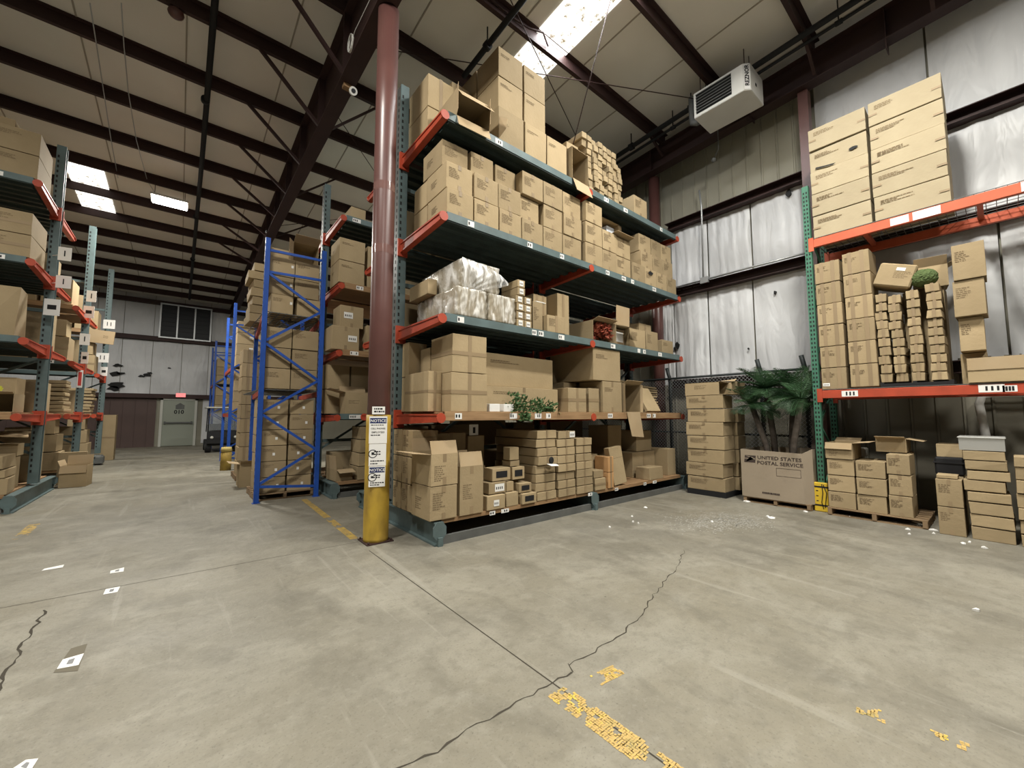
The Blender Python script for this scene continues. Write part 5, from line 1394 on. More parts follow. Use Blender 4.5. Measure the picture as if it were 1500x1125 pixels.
for y in (-1.7, -.95, 1.0, 2.9):
    bm = bmesh.new(); tube(bm, [(0.03, y, 0), (0.03, y, 2.3), (.03, y + .02, 2.45), (-.02, y + .05, 2.66)], .04, 10); link('fence_post', bm, DKP, o)
bm = bmesh.new(); tube(bm, [(.0, ya, 2.4), (0, yb, 2.4)], .025, 8); tube(bm, [(.02, ya, 1.15), (.02, yb, 1.15)], .02, 8); link('rail', bm, DKP, o)

# ---------------------------------------------------------------- postal box and palms
gx0, gx1, gy0, gy1 = 7.89, 8.79, 2.03, 3.08
pallet('wooden pallet under the postal box', 7.9, 8.78, 2.06, 3.07, .1, 'y')
o = empty('postal_carton', (gx0, (gy0 + gy1) / 2, .101), -PI / 2); tag(o, 'large open postal carton printed UNITED STATES POSTAL SERVICE holding palms', 'cardboard box')
# local: x runs along -Y world (to the camera's right), y runs into the wall
Wd, Dd, Hh, th, ch = gy1 - gy0, gx1 - gx0, .83, .012, .11
w = Wd / 2
outl = [(-w, 0), (w - ch, 0), (w, ch), (w, Dd), (-w, Dd)]
inn = [(-w + th, th), (w - ch - th * .5, th), (w - th, ch + th * .5), (w - th, Dd - th), (-w + th, Dd - th)]
bm = bmesh.new(); n = len(outl)
hz = [Hh, Hh - .02, Hh + .05, Hh + .03, Hh]
vo0 = [bm.verts.new((x, y, 0)) for x, y in outl]; vo1 = [bm.verts.new((x, y, h)) for (x, y), h in zip(outl, hz)]
vi0 = [bm.verts.new((x, y, .02)) for x, y in inn]; vi1 = [bm.verts.new((x, y, h)) for (x, y), h in zip(inn, hz)]
for i in range(n):
    j = (i + 1) % n
    bm.faces.new([vo0[i], vo0[j], vo1[j], vo1[i]]); bm.faces.new([vi0[j], vi0[i], vi1[i], vi1[j]]); bm.faces.new([vo1[i], vo1[j], vi1[j], vi1[i]])
bm.faces.new(vo0[::-1]); bm.faces.new(vi0)
link('body', bm, KRAFTUSPS, o)
DINK = mat('postal_print', (.05, .035, .03), .8)
# eagle emblem: dark slanted block with pale sweeping shapes
def flat(bm, pts, y=-.003): quad(bm, [(x, y, z) for x, z in pts]) if len(pts) == 4 else bm.faces.new([bm.verts.new((x, y, z)) for x, z in pts])
ex, ez = -.38, .665; ew, eh = .18, .125
E = lambda u, v: (ex - ew / 2 + u * ew + v * .014, ez - eh / 2 + v * eh)
bm = bmesh.new(); flat(bm, [E(0, 0), E(1, 0), E(1, 1), E(0, 1)], -.002); em = link('emblem', bm, DINK, o)
bm = bmesh.new()
flat(bm, [E(.0, .60), E(.42, .60), E(.80, .50), E(.30, .28), E(.28, .36), E(.55, .48), E(.0, .50)][::1], -.0035)
flat(bm, [E(.08, .92), E(.50, .86), E(.94, .60), E(.97, .50), E(.12, .06), E(.90, .44), E(.72, .62), E(.45, .74)], -.0035)
link('emblem_eagle', bm, KRAFTUSPS, em)
text_mesh('lettering', 'UNITED STATES', .082, DINK, o, (.075, -.003, .70), (PI / 2, 0, 0), .0008, .0012, 1.12)
text_mesh('lettering', 'POSTAL SERVICE', .082, DINK, o, (.08, -.003, .612), (PI / 2, 0, 0), .0008, .0012, 1.12)
bm = bmesh.new()
for a, b, c, d in ((.03, .385, .54, .544), (.03, .385, .41, .414), (.03, .034, .41, .544), (.381, .385, .41, .544)): box(bm, a, b, -.003, -.001, c, d)
link('address_frame', bm, DINK, o)
bm = bmesh.new(); x = -.2
while x < .06: q = rnd(.01, .03); box(bm, x, x + q, -.003, -.001, .085, .115); x += q + .005
link('printed_line', bm, DINK, o)
bm = bmesh.new(); bmq = [(w - ch - .12, -.004, Hh - .2), (w - ch + .0, -.006, Hh - .2), (w - ch, -.006, Hh - .02), (w - ch - .12, -.004, Hh - .0)]
def palm(label, bx, by, tx, ty, tz, nf=26, fl=.62, seed=0):
    random.seed(100 + seed)
    o = empty('artificial_palm', (bx, by, .128)); tag(o, label, 'artificial plant', 'artificial palms in the postal box' if False else None)
    top = Vector((tx - bx, ty - by, tz - .128)); bm = bmesh.new()
    m = Vector((top.x * .35, top.y * .35, top.z * .55))
    tube(bm, [(0, 0, 0), m, top], [.055, .05, .045], 10); link('trunk', bm, TRUNKM, o)
    for k in range(nf):
        ang = k * 2.39996 + rnd(-.2, .2); el = rnd(-.25, 1.25); L = fl * rnd(.75, 1.1)
        d = Vector((math.cos(ang) * math.cos(el), math.sin(ang) * math.cos(el), math.sin(el)))
        pts = []; p = top.copy()
        for s_ in range(9):
            pts.append(p.copy()); p = p + d * (L / 8); d = (d + Vector((0, 0, -.13))).normalized()
        if any(q.x + bx > 8.8 or (q.y + by < 1.93 and q.z + .128 > 1.72) or (q.y + by > 3.28 and q.z + .128 < 1.95) or (abs(q.y + by - 1.95) < .09 and abs(q.x + bx - 8.12) < .1) for q in pts): continue
        bm = bmesh.new(); tube(bm, pts, [.007] * 6 + [.005, .004, .002], 4)
        for s_ in range(1, 19):
            t = s_ / 19 * 8; i = min(7, int(t)); q = pts[i].lerp(pts[i + 1], t - i); tg = (pts[i + 1] - pts[i]).normalized()
            sd = tg.cross(Vector((0, 0, 1)))
            if sd.length < .1: sd = Vector((1, 0, 0))
            sd.normalize(); up = sd.cross(tg)
            ll = .20 * math.sin(PI * min(1, .12 + s_ / 19 * .9)) + .03
            for sg in (-1, 1):
                tip = q + (sd * sg * .80 + tg * .55 + up * .12 - Vector((0, 0, .12))) * ll
                mid = q.lerp(tip, .45) + up * .006; ww = tg * .0085
                vs = [bm.verts.new(x_) for x_ in (q, mid + ww, tip, mid - ww)]
                bm.faces.new(vs)
        link('frond', bm, LEAF, o)
    random.seed(500 + seed)
palm('artificial palm with pale slanting trunk, nearest the tall carton stack', 8.12, 2.62, 8.22, 2.98, 1.72, 36, .60, 1)
palm('artificial palm standing highest in the middle of the postal box', 8.42, 2.66, 8.35, 2.78, 2.02, 38, .60, 2)
palm('artificial palm with fronds fanning beside the green upright', 8.1, 2.38, 8.05, 2.16, 1.80, 38, .62, 3)
palm('artificial palm at the back of the postal box by the fence', 8.6, 2.5, 8.62, 2.42, 2.0, 34, .55, 4)
palm('artificial palm leaning behind the green upright', 8.45, 2.2, 8.55, 1.95, 1.75, 34, .55, 5)
# yellow guard strapped to the foot of the green upright
o = empty('post_guard', (8.045, 1.95, .0)); tag(o, 'yellow plastic guard strapped with black bands to the green upright', 'guard')
bm = bmesh.new(); box(bm, -.035, .035, -.095, .095, .0, .46, bev=.012); link('guard_shell', bm, YBAG, o)
for z in (.09, .38):
    bm = bmesh.new(); box(bm, -.038, .036, -.097, .097, z, z + .025); link('strap', bm, RUBBER, o)
bm = bmesh.new(); tube(bm, [(-.038, -.02, .44), (-.04, -.03, .3), (-.04, -.01, .15), (-.038, -.03, .05)], .006, 6); tube(bm, [(-.038, -.04, .43), (-.04, -.08, .3), (-.038, -.05, .07)], .006, 6); link('cable', bm, RUBBER, o)
bm = bmesh.new()
for z in (.16, .24, .32): box(bm, -.037, -.035, .03, .06, z, z + .015)
link('slot', bm, BLACKM, o)

# ---------------------------------------------------------------- unit heater
hx0, hx1, hy0, hy1, hz0, hz1 = 7.72, 8.42, 2.60, 3.62, 7.50, 8.03
o = empty('unit_heater', (hx0, (hy0 + hy1) / 2, hz0), -PI / 2); tag(o, 'white ceiling-hung unit heater with louvres and lettering', 'heater')
w = (hy1 - hy0) / 2; d = hx1 - hx0; h = hz1 - hz0; c = .09
bm = bmesh.new(); prism(bm, [(-w, 0), (w - c, 0), (w, c), (w, d), (-w, d)], 'z', 0, h); bmesh.ops.bevel(bm, geom=bm.edges[:], offset=.008, segments=2, affect='EDGES'); link('casing', bm, WHITEM, o)
bm = bmesh.new(); box(bm, -w + .05, w - .30, -.004, .0, .06, h - .05); link('grille', bm, DARKGAP, o)
for k in range(7):
    bm = bmesh.new(); z = .09 + k * .06; prism(bm, [(-.03, z), (-.026, z - .004), (.0, z + .03), (-.004, z + .034)], 'x', -w + .05, w - .30); link('louvre', bm, GREYST, o)
bm = bmesh.new(); s2 = math.sqrt(.5)
lab = empty('label_anchor', (0, 0, 0))
bpy.data.objects.remove(lab)
bm = bmesh.new(); pts = [(w - c + .012 * s2 + .002, .012 * s2 - .004, .02), (w - .012 * s2 + .002, c - .012 * s2 - .004, .02)]
quad(bm, [pts[0], pts[1], (pts[1][0], pts[1][1], h - .02), (pts[0][0], pts[0][1], h - .02)]); link('badge', bm, PAPER, o)
text_mesh('lettering', 'REZNOR', .104, BLACKM, o, (w - c / 2 + .005, c / 2 - .007, h / 2 + .02), (PI / 2, -PI / 2, PI / 4), .0006, .003)
bm = bmesh.new(); box(bm, w, w + .006, .30, .36, .2, .25); link('switch', bm, BLACKM, o)
for sx in (-w + .1, w - .1):
    for yy in (.1, .34):
        bm = bmesh.new(); bar(bm, (sx, yy, h), (sx, yy, h + .35), .012); link('hanger_rod', bm, BROWN, o)
bm = bmesh.new(); tube(bm, [(-w + .0, .3, .12), (-w - .10, .3, .12), (-w - .17, .3, .16), (-w - .18, .3, .26), (-w - .18, .3, .72)], .065, 14); link('flue_pipe', bm, GREYST, o)
bm = bmesh.new(); tube(bm, [(8.5, 3.5, 7.55), (8.75, 3.6, 7.3), (8.85, 3.75, 7.2)], .01, 6); bmesh.ops.create_uvsphere(bm, u_segments=8, v_segments=6, radius=.05, matrix=Matrix.Translation((8.86, 3.76, 7.18)))
tag(link('gas_valve', bm, GREYST), 'small valve on a thin line below the heater', 'valve')

# ---------------------------------------------------------------- blue rack goods
pallet('wooden pallet at the foot of the near blue frame', 1.08, 2.06, 8.56, 9.7, .12, 'x')
for i, (a, b) in enumerate(((1.15, 1.575), (1.60, 2.02))):
    for j in range(6):
        K('carton with tiny white sticker, %s from the floor, %s column behind the near blue frame' % (ORD[j + 1], ['aisle-side', 'inner'][i]), a, b, 8.60 + rnd(0, .02), .55, .121 + j * .288, .121 + j * .288 + .284, sticker=(rnd(.4, .75), .45, .04, .05), prn=3, group='cartons on the lowest level of the near blue rack', sidep=False)
    for j in range(3):
        K('plain carton, %s layer, %s column, second level of the near blue rack' % (TIER[j], ['aisle-side', 'inner'][i]), a - .02, b + (0.02 if i else -.005), 8.52 + rnd(0, .03), .6, 2.035 + j * .385, 2.035 + j * .385 + .381, prn=4, group='plain cartons on the second level of the near blue rack')
    for j in range(3):
        K('carton, %s layer, %s column, upper level of the near blue rack' % (TIER[j], ['aisle-side', 'inner'][i]), a + (.04 if j == 0 else -.02), b + (.04 if i and j == 0 else 0), 8.55 + rnd(0, .03), .55, 3.465 + j * .36, 3.465 + j * .36 + .356, prn=3, sticker=(.9, .6, .04, .05) if i == 0 else None, group='cartons on the upper level of the near blue rack')
for j in range(5):
    K('carton seen end-on behind the aisle-side column, %s from floor, near blue rack' % ORD[j + 1], 1.14, 1.6, 9.2, .45, .121 + j * .345, .121 + j * .345 + .341)
K('tall carton behind the end-on column, lowest level, near blue rack', 1.22, 1.98, 9.68, .35, .121, 1.85)
open_carton('open carton with lifted lid on top of the near blue rack', 1.56, 2.03, 8.74, 9.2, 4.55, 4.98, 'front', [('f', .22, 25), ('l', .2, 30)], rz=0)
K('carton beside the open lidded one on top of the near blue rack', 1.12, 1.5, 8.6, .5, 4.55, 4.72)
for j in range(7):
    K('flat carton, %s from the bottom of the ragged aisle-side pile, near blue rack' % ORD[j + 1], 1.0 + rnd(-.03, .03) - (.05 if j in (0, 5) else 0), 1.55, 9.66, .75, 3.465 + j * .18, 3.465 + j * .18 + .176, jit=.02, rz=rnd(-2, 2), group='flat cartons in the ragged pile of the near blue rack')
pallet('wooden pallet under the tall carton column past the near blue rack', 1.05, 2.05, 11.5, 12.6, .12, 'x')
for j in range(9):
    for i in range(2):
        K('carton, %s from the floor, %s of the tall columns past the near blue rack' % (ORD[j + 1], ['aisle-side', 'inner'][i]), 1.09 + i * .27 + rnd(-.01, .01), 1.35 + i * .27, 11.55, .7, .121 + j * .335, .121 + j * .335 + .331, tape='v', group='cartons in the tall columns past the near blue rack')
open_carton('open carton on the floor beside the near blue frame', 1.02, 1.45, 10.4, 10.95, .001, .5, 'top', [('n', .15, 60), ('l', .2, 80)])
# goods on the farther blue racks
def small_col(label, x0, x1, y, d, z0, n, h, group):
    for j in range(n): K('%s, %s from the bottom' % (label, ORD[j + 1]), x0, x1, y, d, z0 + j * h, z0 + (j + 1) * h - .004, sticker=(.5, .6, .1, .07), group=group)
small_col('carton with white label on the farther blue rack', 1.2, 1.95, 14.6, .9, 1.605, 4, .33, 'labelled cartons on the farther blue rack')
small_col('dull carton on the upper level of the farther blue rack', 1.2, 1.95, 14.6, .9, 3.005, 4, .35, 'dull cartons on the farther blue rack')
small_col('carton with white label on the farthest blue rack', 1.2, 1.95, 23.3, .9, 1.605, 3, .42, 'labelled cartons on the farthest blue rack')
small_col('dull carton on the upper level of the farthest blue rack', 1.2, 1.95, 23.3, .9, 3.005, 3, .4, 'dull cartons on the farthest blue rack')
o = empty('floor_guard', (1.04, 13.95, 0)); tag(o, 'yellow drum-shaped guard on the floor by the farther blue upright', 'guard')
bm = bmesh.new(); tube(bm, [(0, 0, 0), (0, 0, .5), (0, 0, .52)], [.13, .13, .10], 14); link('guard_body', bm, mat('scuffed_yellow', (.36, .25, .05), .6, noise=((.2, .13, .04), 8, .7)), o)
bm = bmesh.new(); tube(bm, [(0, 0, .521), (0, 0, .64)], [.14, .12], 12); link('guard_cap', bm, mat('dusty_yellow', (.4, .31, .1), .7), o)

# ---------------------------------------------------------------- goods on the second rack
y2 = 7.98; q4, q3, q2, q5 = Z4 - .02 + DT, Z3 - .02 + DT, Z2 - .02 + DT, Z5 - .02 + DT
for j in range(2): K('wide smudged carton, %s of two behind the brown column, upper shelf of second rack' % ['lower', 'upper'][j], 2.22, 2.72, y2, .6, q4 + j * .45, q4 + j * .45 + .445, prn=2)
K('dark carton beside the wide smudged pair, second rack', 2.8, 3.4, y2 + .1, .6, q4, q4 + .9)
K('labelled carton, lower of the stepped pair, second rack', 2.14, 2.66, y2 + .02, .55, q3, q3 + .46, tape='tabs', sticker=(.75, .5, .17, .12))
K('labelled carton, upper of the stepped pair, second rack', 2.30, 2.76, y2 + .1, .5, q3 + .463, q3 + .90, tape='tabs', sticker=(.35, .55, .17, .12))
K('carton just left visible by the brown column, third shelf of second rack', 2.80, 3.3, y2 + .02, .6, q3, q3 + .55)
open_carton('open-flapped carton on the low shelf of the second rack', 2.44, 2.96, y2 + .02, y2 + .5, q2, q2 + .42, 'top', [('l', .28, 75), ('f', .15, 20)], prn=3, rz=-3)
for i in range(2):
    for j in range(2): K('dim carton, %s layer, %s column at the back of the low shelf, second rack' % (['lower', 'upper'][j], ORD[i + 1]), 2.2 + i * .5, 2.68 + i * .5, y2 + .6, .5, q2 + j * .5, q2 + j * .5 + .495)
K('small pale carton on the top shelf of the second rack', 2.42, 2.72, y2 + .03, .55, q5, q5 + .24, prn=0)
bm = bmesh.new(); tube(bm, [(2.2, y2 - .02, q3 + 1.12), (2.42, y2 - .08, q3 + 1.28)], .07, 12)
open_carton('torn open carton low in the shade of the second rack', 2.30, 2.62, y2 + .12, y2 + .6, Z1 + .001, Z1 + .22, 'top', [('l', .26, 5), ('n', .16, 110)], rz=6)
for j in range(4): K('carton, %s from the deck, beside the yellow column foot, second rack' % ORD[j + 1], 2.68 + .015 * j, 3.1, 7.99, .55, Z1 + .001 + j * .26, Z1 + .257 + j * .26, jit=.015)
K('large dark carton at the back of the deck, second rack', 2.4, 3.3, y2 + .66, .5, Z1 + .001, Z1 + .5)
for (a, b, z, h) in ((3.5, 4.2, q4, .8), (4.3, 5.0, q4, .9), (3.5, 4.3, q3, .9), (4.4, 5.0, q3, .7), (3.5, 4.4, q2, .9), (4.5, 5.0, q2, .6), (3.6, 4.6, Z1 + .001, .9), (5.3, 6.3, q4, .8), (5.3, 6.1, q3, .9), (6.2, 7.2, q3, .8), (5.3, 6.5, q2, .9), (6.6, 7.6, q2, .7), (4.7, 5.8, Z1 + .001, .9), (5.9, 7.2, Z1 + .001, 1.0)):
    K('dim carton deep in the second rack seen through the central rack', a, b, y2 + .1, .9, z, z + h, group='dim cartons deep in the second rack')
for i, (a, b) in enumerate(((3.42, 4.0), (4.05, 4.7))):
    K('dim carton high on the second rack, %s from the brown column' % ORD[i + 1], a, b, y2 + .1, .8, q5, q5 + .5)
# rear of the central rack: closes the view through the bays
for (a, b, z, h) in ((4.1, 5.2, z1, 1.15), (5.4, 6.4, z1, 1.1), (6.5, 7.6, z1, 1.15), (3.3, 4.4, z2, 1.0), (5.35, 6.3, z2, 1.05), (3.5, 4.5, z3, .95), (4.55, 5.2, z3, .9), (5.4, 6.3, z3, .8)):
    K('dark carton on the rear shelves of the central rack', a, b, 6.55, .4, z, z + h, group='dark cartons on the rear shelves of the central rack')

# ---------------------------------------------------------------- racks across the aisle
def shelf_row(rack, yf, items, grp=None):
    for (lab, x0, x1, dy, d, z0, z1_, kw) in items: K(lab, x0, x1, yf + dy, d, z0, z1_, **kw)
yA = 10.03
for i, (a, b) in enumerate(((-2.56, -2.05), (-3.10, -2.58), (-3.64, -3.12))):
    for j in range(2):
        K('large carton, %s layer, %s from the aisle, top of the near rack across' % (['lower', 'upper'][j], ORD[i + 1]), a, b, yA, .9, z5 + j * .40, z5 + j * .40 + .396, prn=3)
        K('carton with tape, %s layer, %s from the aisle, fourth shelf, near rack across' % (['lower', 'upper'][j], ORD[i + 1]), a, b + .0, yA, .9, z4 + j * .38, z4 + j * .38 + .376, tape='h', prn=4)
K('brown carton on top of the large pair, near rack across the aisle', -3.3, -2.45, yA + .5, .5, z5 + .80, z5 + 1.15)
K('slumped carton with rounded corner, third shelf of the near rack across the aisle', -2.62, -2.1, yA, .6, z3, z3 + .85, prn=5, jit=.05)
K('plain carton beside the slumped one, third shelf of the near rack across the aisle', -3.3, -2.65, yA, .6, z3, z3 + .7)
open_carton('opened low carton with pale edge on the wooden shelf across the aisle', -2.62, -2.08, yA + .03, yA + .6, z2, z2 + .3, 'front', [('f', .1, 20)])
K('dark carton behind the opened low one across the aisle', -2.9, -2.2, yA + .68, .5, z2, z2 + .6)
bm = bmesh.new(); box(bm, -.14, .14, -.03, .03, 0, .1); bmesh.ops.bevel(bm, geom=bm.edges[:], offset=.02, segments=2, affect='EDGES')
tag(link('yellow_glove', bm, mat('lime_fabric', (.5, .5, .06), .8), None, (-2.42, yA + .3, z2 + .36), (0, .3, .2)), 'lime yellow cloth hanging above the wooden shelf across the aisle', 'cloth')
# floor-level heap of the near rack
hp = [(-2.6, -2.08, .02, .6, 0, .26, 'flat printed carton, lowest at the front'), (-2.62, -2.1, .03, .6, .262, .40, 'flat carton, second at the front'), (-2.66, -2.12, .02, .6, .402, .62, 'larger carton, third at the front'), (-3.2, -2.68, .02, .6, 0, .5, 'carton deeper along the deck'), (-2.55, -2.15, .75, .35, .0, .55, 'pale carton behind the front ones'), (-2.72, -2.3, .1, .5, .623, .76, 'crushed carton on the larger one'), (-2.7, -2.35, .08, .45, .763, .86, 'small carton near the top'), (-3.3, -2.75, .1, .6, .503, .9, 'brown carton away from the aisle'), (-2.5, -2.12, .7, .4, .553, .78, 'tilted carton touching the upright')]
for (a, b, dy, d, za, zb, nm) in hp: K('%s, deck heap of the near rack across the aisle' % nm, a, b, yA + dy, d, Z1 + .001 + za, Z1 + .001 + zb - .003, jit=.015, rz=rnd(-4, 4), prn=2 if 'printed' in nm else 0)
bm = bmesh.new(); box(bm, -.34, .34, -.25, .25, 0, .02); tag(link('flattened_box', bm, FLAPM, None, (-2.35, yA + .6, Z1 + .92), (R(3), R(5), .2)), 'pale flattened box lying on the heap across the aisle', 'flattened box')
for (a, b, z, h, nm) in ((-3.9, -3.35, Z1 + .001, .9, 'deck'), (-3.9, -3.35, z2, .8, 'wooden shelf'), (-3.9, -3.35, z3, .8, 'third shelf')):
    K('dim carton farther from the aisle on the %s of the near rack across' % nm, a, b, yA + .05, .8, z, z + h)
def back_rack_goods(tagname, yf, rear):
    for (x0, x1, dy, d, z0, h, nm, kw) in ((-2.6, -2.1, 0, .6, Z1 + .001, .42, 'deck, lower', {}), (-2.62, -2.15, .02, .6, Z1 + .424, .4, 'deck, middle', {}), (-2.58, -2.2, .0, .5, Z1 + .827, .33, 'deck, upper', {}), (-3.2, -2.7, 0, .6, Z1 + .001, .9, 'deck, inner', {}),
                                     (-2.65, -2.1, .0, .7, z3, .55, 'third shelf, lower', {'tape': 'h'}), (-2.6, -2.15, .0, .6, z3 + .553, .4, 'third shelf, upper', {}), (-3.3, -2.7, 0, .7, z3, .8, 'third shelf, inner', {}),
                                     (-2.6, -2.1, .0, .7, z4, .6, 'fourth shelf, outer', {}), (-3.2, -2.65, .0, .7, z4, .75, 'fourth shelf, inner', {})):
        K('carton on the %s rack end across the aisle, %s' % (tagname, nm), x0, x1, yf + dy, d, z0, z0 + h - .003, jit=.012, **kw)
    for k in range(8):
        bm = bmesh.new(); box(bm, -.4, .4, -.3, .3, 0, .075, bev=.01)
        for v in bm.verts: v.co.z += .015 * math.sin(v.co.x * 6 + k)
        tag(link('flattened_box', bm, CARD, None, (-2.5 + rnd(-.03, .03), yf + .35, z2 + .016 + k * .095), (0, 0, R(rnd(-3, 3)))), 'bundled flat box piled on the wooden shelf of the %s rack across' % tagname, 'flattened box', 'flat boxes on the %s rack' % tagname)
back_rack_goods('second', 13.73, False)
back_rack_goods('third', 17.43, False)
for (yb, nm) in ((11.75, 'near'), (15.4, 'second')):
    for (x0, x1, z0, h, lv) in ((-2.6, -2.12, Z1 + .001, .5, 'deck'), (-2.6, -2.12, Z1 + .504, .45, 'deck, upper'), (-2.7, -2.1, z2, .6, 'wooden shelf'), (-2.7, -2.1, z3, .8, 'third shelf'), (-2.7, -2.1, z4, .6, 'fourth shelf')):
        K('carton on the rear side of the %s rack across, %s' % (nm, lv), x0, x1, yb, .7, z0, z0 + h)
        K('carton on the rear side of the %s rack across, %s, inner' % (nm, lv), x0 - .7, x1 - .7, yb, .7, z0, z0 + h)
# numbered cards on the rack ends
def aisle_card(txt, label, px, py, Y, w, h, rz=-12):
    x, z = on_y(px, py, Y)
    w, h = w * .82, h * .85; rz = rz + random.uniform(-12, 12)
    o = empty('aisle_card', (x, Y, z), R(rz)); tag(o, label, 'card')
    bm = bmesh.new(); box(bm, -w / 2, w / 2, -.003, .003, -h / 2, h / 2)
    bmesh.ops.subdivide_edges(bm, edges=bm.edges[:], cuts=1, use_grid_fill=True)
    link('card', bm, PAPER, o)
    bm = bmesh.new(); yc_ = {11.0: 11.27, 14.5: 14.92, 18.2: 18.62}[Y]; v = Matrix.Rotation(-R(rz), 3, 'Z') @ Vector((-2.03 - x, yc_ - Y, 0)); bar(bm, (0, .004, 0), v, .012); link('hanger_strip', bm, PAPER, o)
    if txt: text_mesh('numeral', txt, h * .62, BLACKM, o, (0, -.0045, 0), (PI / 2, 0, 0), .0006, .001)
    else:
        bm = bmesh.new(); box(bm, -w * .28, w * .28, -.0045, -.003, -h * .14, h * .14); link('black_patch', bm, BLACKM, o)
aisle_card('1', 'card numbered 1, highest on the near rack end across the aisle', 95, 372, 11.0, .22, .30)
aisle_card('1', 'card numbered 1 with a folded corner below the highest card, near rack across', 93, 413, 11.0, .26, .28)
aisle_card(None, 'white card with a black patch low on the near rack end across the aisle', 76, 450, 11.0, .26, .36, -20)
aisle_card('1', 'card numbered 1, uppermost on the second rack end', 134, 434, 14.5, .22, .34)
aisle_card(None, 'white card with black patch below the uppermost, second rack end', 130, 457, 14.5, .25, .36)
aisle_card('1', 'card numbered 1 at mid height on the second rack end', 124, 497, 14.5, .22, .34)
aisle_card(None, 'white card with black patch, lowest on the second rack end', 124, 524, 14.5, .16, .34)
aisle_card('11', 'card numbered 11, upper one on the third rack end', 160, 475, 18.2, .36, .34)
aisle_card('11', 'card numbered 11, lower one on the third rack end', 150, 524, 18.2, .38, .36)
aisle_card(None, 'pale card with a dark patch, lowest on the third rack end', 152, 544, 18.2, .22, .34)
bm = bmesh.new(); box(bm, -.3, .3, -.02, .02, -.2, .2); print_block(bm, .05, .05, .15, 3, -.0215, .03)
tag(link('pale_carton', bm, [FLAPM, INK], None, (-2.0, 17.35, z3 + 1.1), (0, R(4), R(-8))), 'pale flat carton jutting into the aisle high on the third rack end', 'cardboard box')
bm = bmesh.new(); box(bm, -.05, .05, -.003, .003, -.22, .22); box(bm, -.03, .03, -.004, -.003, -.17, .17, mi=1)
x, z = on_y(117, 555, 14.6); tag(link('warning_strip', bm, [PAPER, mat('sign_red', (.5, .05, .04), .6)], None, (x, 14.6, z)), 'narrow red and white notice strip on the second rack end', 'sign')
# loose cartons standing in the aisle edge
K('tall plain carton standing on the floor past the racks across the aisle', -2.2, -1.72, 19.5, .45, .001, 1.55, tape='h')
open_carton('open carton with pale flaps standing on the aisle floor', -1.92, -1.50, 12.75, 13.2, .001, .46, 'top', [('f', .2, 12), ('n', .16, 165), ('l', .12, 20)], rz=-5)
K('upright flat carton behind the open one on the aisle floor', -2.06, -1.6, 13.3, .12, .001, .72)
bm = bmesh.new(); box(bm, -.2, .2, -.2, .2, 0, .3, bev=.06); box(bm, -.1, .2, -.25, -.2, .05, .12)
tag(link('floor_scrubber', bm, GREYST, None, (-2.0, 18.0, .001)), 'small grey machine on the floor before the tall plain carton', 'machine')

# ---------------------------------------------------------------- golf cart
o = empty('golf_cart', (1.42, 20.6, 0)); tag(o, 'black golf cart with pale roof parked by the far wall', 'golf cart')
bm = bmesh.new(); prism(bm, [(-.05, .35), (-.05, .62), (.35, .86), (.45, .86), (.5, .4), (2.2, .4), (2.2, .3), (.1, .28)], 'x', -.55, .55); link('body', bm, RUBBER, o)
bm = bmesh.new(); prism(bm, [(-.1, .38), (-.1, .5), (.05, .55), (.05, .38)], 'x', -.56, .56); link('bumper', bm, DARKGAP, o)
for sx in (-.5, .5):
    for yy in (.25, 1.85):
        bm = bmesh.new(); tube(bm, [(sx - .1, yy, .24), (sx - .09, yy, .24), (sx + .09, yy, .24), (sx + .1, yy, .24)], [.2, .24, .24, .2], 18); whl = link('wheel', bm, RUBBER, o)
        bm = bmesh.new(); tube(bm, [(sx - .105, yy, .24), (sx + .105, yy, .24)], .11, 12); link('hub', bm, GREYST, whl)
for sx in (-.52, .52):
    bm = bmesh.new(); tube(bm, [(sx, .4, .85), (sx * .96, .62, 1.82)], .02, 8); link('roof_post', bm, RUBBER, o)
    bm = bmesh.new(); tube(bm, [(sx, 1.9, .8), (sx * .96, 1.75, 1.82)], .02, 8); link('roof_post', bm, RUBBER, o)
bm = bmesh.new(); box(bm, -.62, .62, .35, 2.0, 1.82, 1.88, bev=.02); link('roof', bm, CREAM, o)
bm = bmesh.new(); quad(bm, [(-.5, .43, .9), (.5, .43, .9), (.49, .62, 1.78), (-.49, .62, 1.78)]); quad(bm, [(-.5, .44, .9), (.5, .44, .9), (.49, .63, 1.78), (-.49, .63, 1.78)][::-1])
wind = bpy.data.materials.new('clear_windshield'); wind.use_nodes = True; wb = wind.node_tree.nodes['Principled BSDF']; wb.inputs['Transmission Weight'].default_value = .9; wb.inputs['Roughness'].default_value = .03; wb.inputs['Base Color'].default_value = (.8, .85, .9, 1); wb.inputs['IOR'].default_value = 1.05
link('windshield', bm, wind, o)
bm = bmesh.new(); box(bm, -.5, .5, 1.1, 1.55, .55, .72, bev=.04); box(bm, -.5, .5, 1.5, 1.62, .72, 1.15, bev=.04); link('seat', bm, GREYST, o)
for sx in (-.4, .4):
    bm = bmesh.new(); bmesh.ops.create_uvsphere(bm, u_segments=10, v_segments=6, radius=.06, matrix=Matrix.Translation((sx, -.03, .62))); link('headlight', bm, CREAM, o)

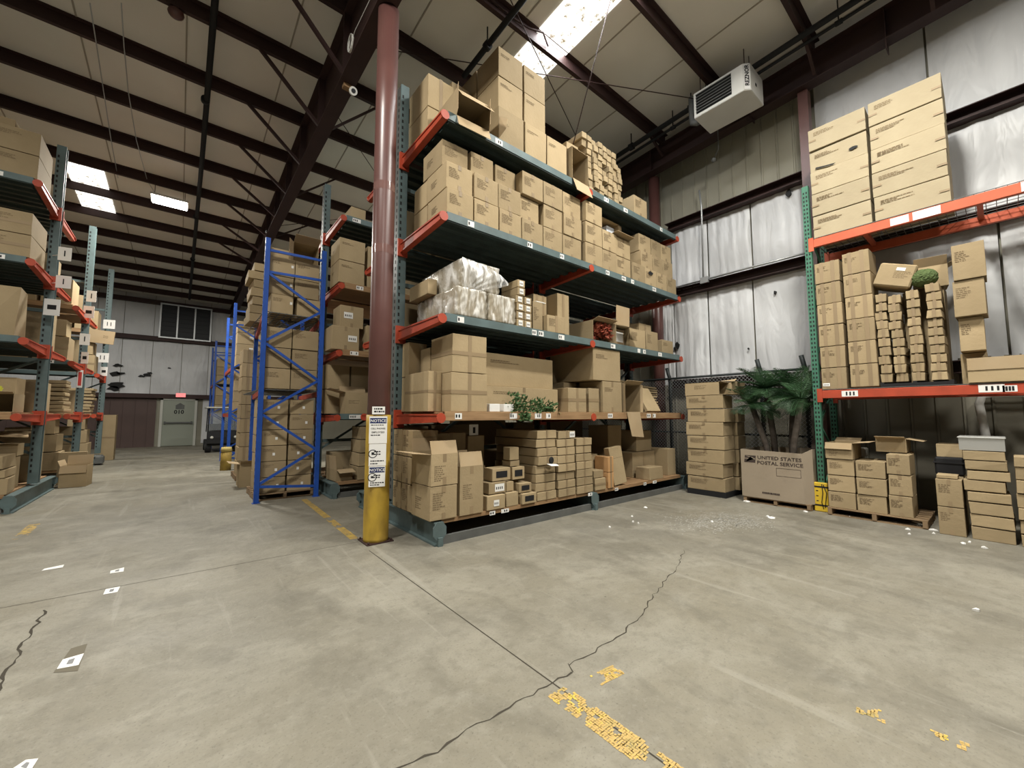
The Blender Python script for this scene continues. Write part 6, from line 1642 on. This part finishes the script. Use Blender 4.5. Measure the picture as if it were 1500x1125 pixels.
# ---------------------------------------------------------------- things lying on the floor
def floor_label(label, pts, dark=True, brown=False):
    P = [on_z(*p, .003) for p in pts]
    bm = bmesh.new(); bt = [bm.verts.new((x, y, .0035)) for x, y in P]; bb = [bm.verts.new((x, y, .0022)) for x, y in P]
    bm.faces.new(bt); 
    for i in range(4): bm.faces.new([bb[i], bb[(i + 1) % 4], bt[(i + 1) % 4], bt[i]])
    bmesh.ops.recalc_face_normals(bm, faces=bm.faces[:])
    if dark:
        c = [sum(q[i] for q in P) / 4 for i in (0, 1)]
        quad(bm, [(c[0] + (x - c[0]) * .3, c[1] + (y - c[1]) * .5, .0042) for x, y in P], 1)
    o = tag(link('paper_label', bm, [PAPER, mat('grey_print' if False else 'faded_print', (.2, .2, .2), .8)]), label, 'paper label')
    return o
floor_label('white label with a grey code square stuck on the floor by itself', [(83, 980), (92, 966), (123, 957), (115, 974)])
floor_label('small white label on the floor, torn at one corner', [(151, 871), (155, 863), (176, 859), (172, 867)])
floor_label('small clean white label on the floor beyond the torn one', [(161, 840), (162, 836), (182, 831), (181, 837)])
floor_label('long worn white label farthest off on the floor', [(61, 836), (65, 833), (94, 827), (92, 831)], False)
floor_label('striped white label at the near edge of the floor', [(12, 1130), (38, 1113), (56, 1111), (44, 1130)])
bm = bmesh.new(); P = [on_z(*p, .0) for p in ((78, 986), (104, 950), (128, 943), (114, 983))]; quad(bm, [(x, y, .0016) for x, y in P]); link('tape_residue', bm, JOINTM, floor)
for i, (px, py, s) in enumerate(((1130, 759, .10), (1125, 757, .05), (1094, 735, .12), (1043, 765, .05), (927, 765, .03), (935, 767, .03), (945, 744, .07), (926, 757, .03), (893, 773, .03), (1430, 895, .045), (1245, 758, .03), (1330, 776, .05), (1332, 783, .03), (1369, 766, .10), (1411, 797, .045), (1442, 803, .05), (1420, 795, .03), (1368, 782, .03), (1180, 750, .06), (1186, 747, .04))):
    x, y = on_z(px, py)
    if i == 13: x, y = 7.9, .70
    bm = bmesh.new(); n = 6
    vs = [bm.verts.new((s * .6 * math.cos(k * PI / 3) * rnd(.5, 1.1), s * .6 * math.sin(k * PI / 3) * rnd(.5, 1.1), rnd(.003, .02))) for k in range(n)]; c0 = bm.verts.new((0, 0, .025)); 
    b0 = [bm.verts.new((v.co.x, v.co.y, .001)) for v in vs]
    for k in range(n): bm.faces.new([vs[k], vs[(k + 1) % n], c0]); bm.faces.new([b0[k], b0[(k + 1) % n], vs[(k + 1) % n], vs[k]])
    bm.faces.new(b0[::-1])
    tag(link('paper_scrap', bm, PAPER, None, (x, y, 0)), 'scrap of white paper littering the concrete floor', 'paper scrap', 'white scraps on the floor')
